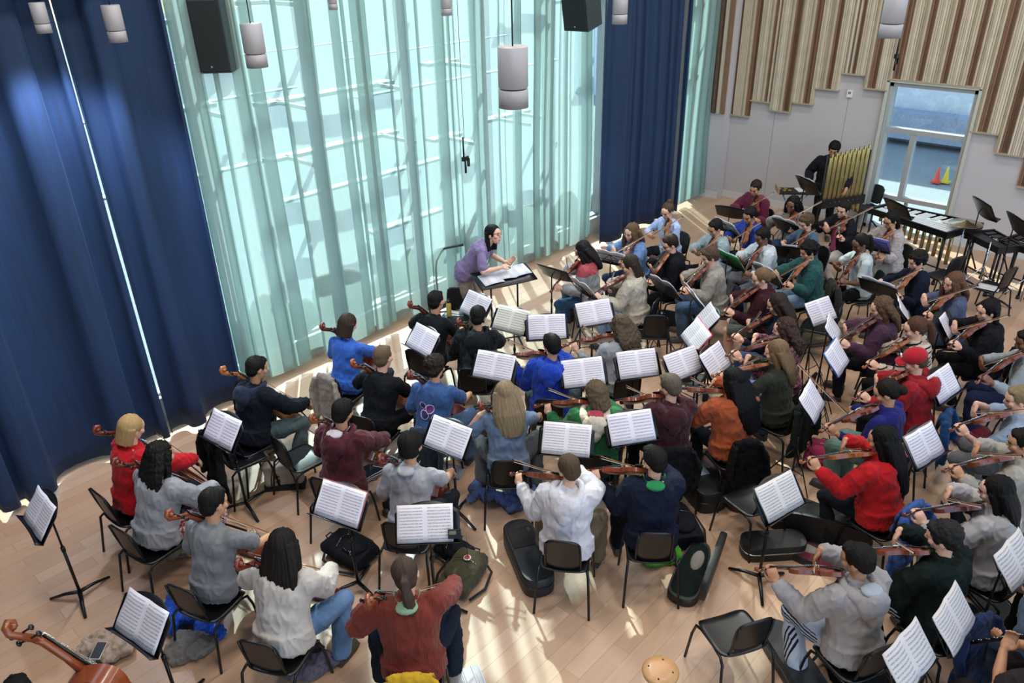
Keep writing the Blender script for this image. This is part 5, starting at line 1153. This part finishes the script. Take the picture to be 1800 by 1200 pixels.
# blue tablet, paper bag, papers, stool, tuner
p = un(1427, 582, .02); o = bevel(MB().box((0, 0, .012), (.20, .28, .016)).build('folder', plain('folder_blue', '2a7cc0', .4), smooth=False)); o.matrix_world = TR(p.x, p.y, 0, CA+R(40)); tag(o, 'bright blue folder lying on the floor under an empty chair', 'folder')
p = un(1580, 492, .18); rt = empty('paper_bag', (p.x, p.y, 0), CA+R(10), 'brown paper bag standing under the chair below the marimba', 'bag')
kr = plain('kraft_paper', '9c7f62', .8, 0, .08, 8); mb = MB()
for q in ((-.15, 0, .02, .18), (.15, 0, .02, .18), (0, -.09, .30, .01), (0, .09, .30, .01)): mb.box((q[0], q[1], .18), (max(q[2], .008), q[3], .36))
mb.box((0, 0, .01), (.30, .18, .01)).build('body', kr, rt, smooth=False); text('FARM\nMARKET', TR(0, -.0965, .2, 0, pi/2), .055, plain('print_brown', '5a4636', .8), rt, 'print')
o = MB().slab(lambda u, v: ((u*2-1)*.108, (v*2-1)*.14, .006*sin(3*u)), 5, 4, (0, 0, .002)).build('sheet_music', sheetm('d0d0d4')); p = un(1738, 505, .46); o.matrix_world = TR(p.x, p.y, .462, CA+R(50)); tag(o, 'single white sheet lying on the empty chair by the cymbal stand', 'sheet music')
o = MB().slab(lambda u, v: ((u*2-1)*.108, (v*2-1)*.14, .006*sin(3*u)), 5, 4, (0, 0, .002)).build('sheet_music', sheetm('d0d0d4')); p = un(828, 1199, .0); o.matrix_world = TR(p.x, p.y, .003, CA+R(20)); tag(o, 'corner of a white sheet on the floor at the bottom edge', 'sheet music')
o = MB().slab(lambda u, v: ((u*2-1)*.16, (v*2-1)*.11, .008*sin(3*u)), 5, 4, (0, 0, .002)).build('sheet_music', sheetm('8a929a')); p = un(790, 828, .0); o.matrix_world = TR(p.x, p.y, .003, CA-R(20)); tag(o, 'grey folded music lying on the floor under the printed stand sheet', 'sheet music')
p = un(1161, 1180, .62); rt = empty('wooden_stool', (p.x, p.y, 0), 0, 'round wooden stool seat with screw holes at the bottom edge', 'stool')
MB().lathe([(0, .59), (.10, .59), (.125, .605), (.13, .625), (.12, .64), (.06, .648), (0, .65)], n=36).build('seat', plain('stool_maple', 'b88a5c', .35, 0, .06, 5), rt)
for k in range(4): a = pi/2*k+.4; MB().lathe([(0, .640), (.006, .640), (.006, .648), (0, .649)], (.085*cos(a), .085*sin(a), 0), 10).build('screw', EBONY, rt); MB().tube([(.05*cos(a), .05*sin(a), .6), (.11*cos(a), .11*sin(a), .0)], .014, 8).build('leg', STEEL, rt)
p = un(799, 938, .98); rt = empty('tuner', p, 0, 'small black tuner with green display on the ponytailed cellist\'s stand', 'tuner'); rt.matrix_world = M.Translation(p) @ M.Rotation(CA+R(2), 4, 'Z') @ M.Rotation(-R(38), 4, 'X')
bevel(MB().box((0, 0, 0), (.105, .014, .075)).build('housing', BLACK, rt, smooth=False), .003); MB().box((-.015, -.008, .01), (.055, .002, .03)).build('display', plain('lcd', '5c6a54', .4), rt, smooth=False)
MB().tube([(.05, 0, -.02), (.09, 0, -.02), (.10, -.01, -.10), (.09, .03, -.28)], .002, 5).build('wire', EBONY, rt)
# curved rail left of the conductor
p = un(770, 540, .0); o = MB().tube([(0, 0, .0), (0, 0, .8), (.02, 0, .92), (.10, 0, .99), (.45, 0, 1.03)], .018, 10).build('rail', plain('rail_dark', '22272c', .4, .4)); b_ = un(769, 522, .2)
o.matrix_world = TR(b_.x, b_.y, 0, CA+R(10)); tag(o, 'dark bent metal rail post behind the front cellists', 'rail')
o2 = MB().box((0, 0, .01), (.3, .3, .02)).build('foot_plate', STEEL, o, smooth=False)
# ---------------------------------------------------------------- percussion
gold = plain('chime_brass', 'ab9c68', .25, .75, .1, 6); base = V((13.9, 4.86, 0))
rt = empty('tubular_chimes', base, R(-28), 'rack of long golden tubular chimes on a black frame', 'chimes')
for i in range(18):
    row = i % 2; x_ = -.41+i*.0485; top = 1.66+(.10 if row else 0) if True else 0; ln = 1.12-.020*(17-i)+.1*row
    MB().lathe([(0, 0), (.0215, 0), (.023, .004), (.023, ln), (.0215, ln+.006), (0, ln+.008)], (x_, .018*row, 1.60+.006*i-ln+.05*row), 12).build('tube', gold, rt)
for x_ in (-.46, .46): MB().tube([(x_, .02, 1.66), (x_, .02, .08)], .016, 8).build('upright', STEEL, rt); MB().tube([(x_, -.25, .03), (x_, .02, .10), (x_, .3, .03)], .016, 8).build('foot', STEEL, rt)
bevel(MB().box((0, .06, 1.54), (.94, .035, .12)).build('top_rail', STEEL, rt, smooth=False)); bevel(MB().box((0, .02, .78), (.96, .14, .16)).build('damper_box', STEEL, rt, smooth=False))
for k in range(7): MB().ell((-.30+k*.1, -.055, .80), (.008, .006, .008), n=8, m=6).build('rivet', CHROME, rt)
def keyboard(name, a, b_, z, w0, w1, n, colm, label, cat, res=True, frame_z=.12):
    a, b_ = V(a), V(b_); d = b_-a; L = d.length; rt = empty(name, (a.x, a.y, 0), math.atan2(d.y, d.x), label, cat); wd = lambda t: w0+(w1-w0)*t
    for i in range(n):
        t_ = (i+.5)/n; w_ = wd(t_)
        bevel(MB().box((t_*L, w_*.27, z), (L/n*.82, w_*.48, .014)).build('bar', colm, rt, smooth=False), .002)
        if i % 7 not in (2, 6): bevel(MB().box((t_*L+L/n*.5, w_*.74, z+.018), (L/n*.82, w_*.42, .014)).build('bar', colm, rt, smooth=False), .002)
        if res and i % 2: MB().tube([(t_*L, w_*.30, z-.03), (t_*L, w_*.30, z-.03-(.14+.42*t_))], L/n*.55, 10).build('resonator', gold, rt)
    MB().box((L/2, -.03, z-.02), (L+.1, .03, .10)).build('front_rail', STEEL, rt, smooth=False); MB().slab(lambda u, v: (u*L, wd(u)+.02, z-.07+.10*v), 4, 1, (0, .03, 0)).build('back_rail', STEEL, rt, smooth=False)
    for t_ in (0, 1):
        MB().box((t_*L+(-.04 if t_ == 0 else .04), wd(t_)/2, z-.02), (.04, wd(t_)+.1, .11)).build('end_board', STEEL, rt, smooth=False)
        for yy in (.0, wd(t_)): MB().tube([(t_*L, yy, z-.05), (t_*L, yy, .05)], .018, 8).build('leg', STEEL, rt); MB().lathe([(0, 0), (.03, .0), (.03, .05), (0, .06)], (t_*L, yy, 0), 12).build('caster', RUBBER, rt)
    MB().tube([(0, .1, .25), (L, .1, .25)], .014, 8).tube([(0, .0, .7), (L*.4, .05, .3)], .012, 8).build('brace', STEEL, rt); return rt
silver = plain('bars_reflection_white', 'e2e6e8', .45)  # matte near-white colour paints in the sky reflection on the metal bars
keyboard('vibraphone', (13.45, 4.15, 0), (13.0, 2.86, 0), .88, .42, .80, 24, silver, 'large silver-barred vibraphone with golden resonators by the window', 'vibraphone')
blackbar = plain('dark_bars', '26282b', .3, .3)
a = un(1705, 412, .8); b_ = un(1755, 436, .8); keyboard('bell_keyboard', (a.x, a.y, 0), (b_.x, b_.y, 0), .80, .42, .35, 14, blackbar, 'black keyboard percussion with dark bars behind the cymbal', 'percussion keyboard', False)
a = un(1765, 425, .8); b_ = un(1815, 440, .8); keyboard('bell_keyboard', (a.x, a.y, 0), (b_.x, b_.y, 0), .80, .42, .35, 12, blackbar, 'black keyboard percussion at the right edge', 'percussion keyboard', False)
p = un(1698, 390, 1.02); q = V((p.x-.3, p.y-.15, 0)); rt = empty('cymbal', (p.x, p.y, 0), 0, 'large cymbal on a chrome stand at the end of the vibraphone', 'cymbal')
MB().lathe([(.0, 1.05), (.035, 1.045), (.06, 1.025), (.24, 1.0), (.245, .998), (.06, 1.02), (0, 1.03)], n=40).build('cymbal_plate', plain('cymbal_bronze', 'b3a684', .25, .9), rt)
MB().tube([(0, 0, 1.08), (0, 0, .06)], .011, 8).build('pole', CHROME, rt); MB().lathe([(0, 1.05), (.012, 1.05), (.01, 1.08), (0, 1.085)], n=10).build('wing_nut', CHROME, rt)
for k in range(3): a_ = 2*pi*k/3+.4; MB().tube([(0, 0, .42), (.20*cos(a_), .20*sin(a_), .16), (.30*cos(a_), .30*sin(a_), .015)], .008, 6).build('leg', CHROME, rt)
def chrome_stand(px, py, label):
    p = un(px, py, .0); rt = empty('cymbal_stand', (p.x, p.y, 0), 0, label, 'stand', 'chrome percussion stands'); MB().tube([(0, 0, .9), (0, 0, .1)], .011, 8).build('pole', CHROME, rt)
    for k in range(3): a_ = 2*pi*k/3; MB().tube([(0, 0, .5), (.25*cos(a_), .25*sin(a_), .22), (.36*cos(a_), .36*sin(a_), .02)], .008, 6).build('leg', CHROME, rt); MB().ell((.36*cos(a_), .36*sin(a_), .02), (.018, .018, .02), n=8, m=6).build('rubber_foot', RUBBER, rt)
chrome_stand(1790, 540, 'chrome tripod stand at the right edge behind the pink-striped jacket'); chrome_stand(1715, 520, 'chrome tripod stand behind the empty chair with a sheet')
p = un(1397, 334, .95); rt = empty('trap_table', (p.x, p.y, 0), CA+R(-8), 'small percussion table with mallets and brass things on it', 'table')
bevel(MB().box((0, 0, .93), (.62, .36, .03)).build('table_top', plain('table_felt', '15171a', .8), rt, smooth=False)); MB().box((-.31, 0, .97), (.02, .36, .10)).build('side_rail', plain('rail_beech', 'a98a6a', .6), rt, smooth=False)
for s in (-1, 1): MB().tube([(s*.22, -.12, .92), (-s*.22, .12, .02)], .010, 8).build('leg', CHROME, rt); MB().tube([(s*.22, .12, .92), (-s*.22, -.12, .02)], .010, 8).build('leg', CHROME, rt)
q = empty('castanets', (0, 0, 0), 0, 'brass castanet-like hand percussion lying on the small table', 'percussion'); q.matrix_world = TR(p.x, p.y, .955, CA) @ M.Translation((-.16, 0, 0))
for k in range(4): MB().tube([(-.1+.05*k+.03*cos(a_), .05*(-1)**k+.03*sin(a_), .01) for a_ in (2*pi*j/12 for j in range(13))], .008, 6).build('ring', BRASS, q)
o = MB().box((0, 0, .004), (.18, .25, .006)).build('sheet_music', sheetm('d0d0d4'), smooth=False); o.matrix_world = TR(p.x, p.y, .948, CA) @ M.Translation((.12, 0, 0)); tag(o, 'white sheet lying on the small percussion table', 'sheet music')
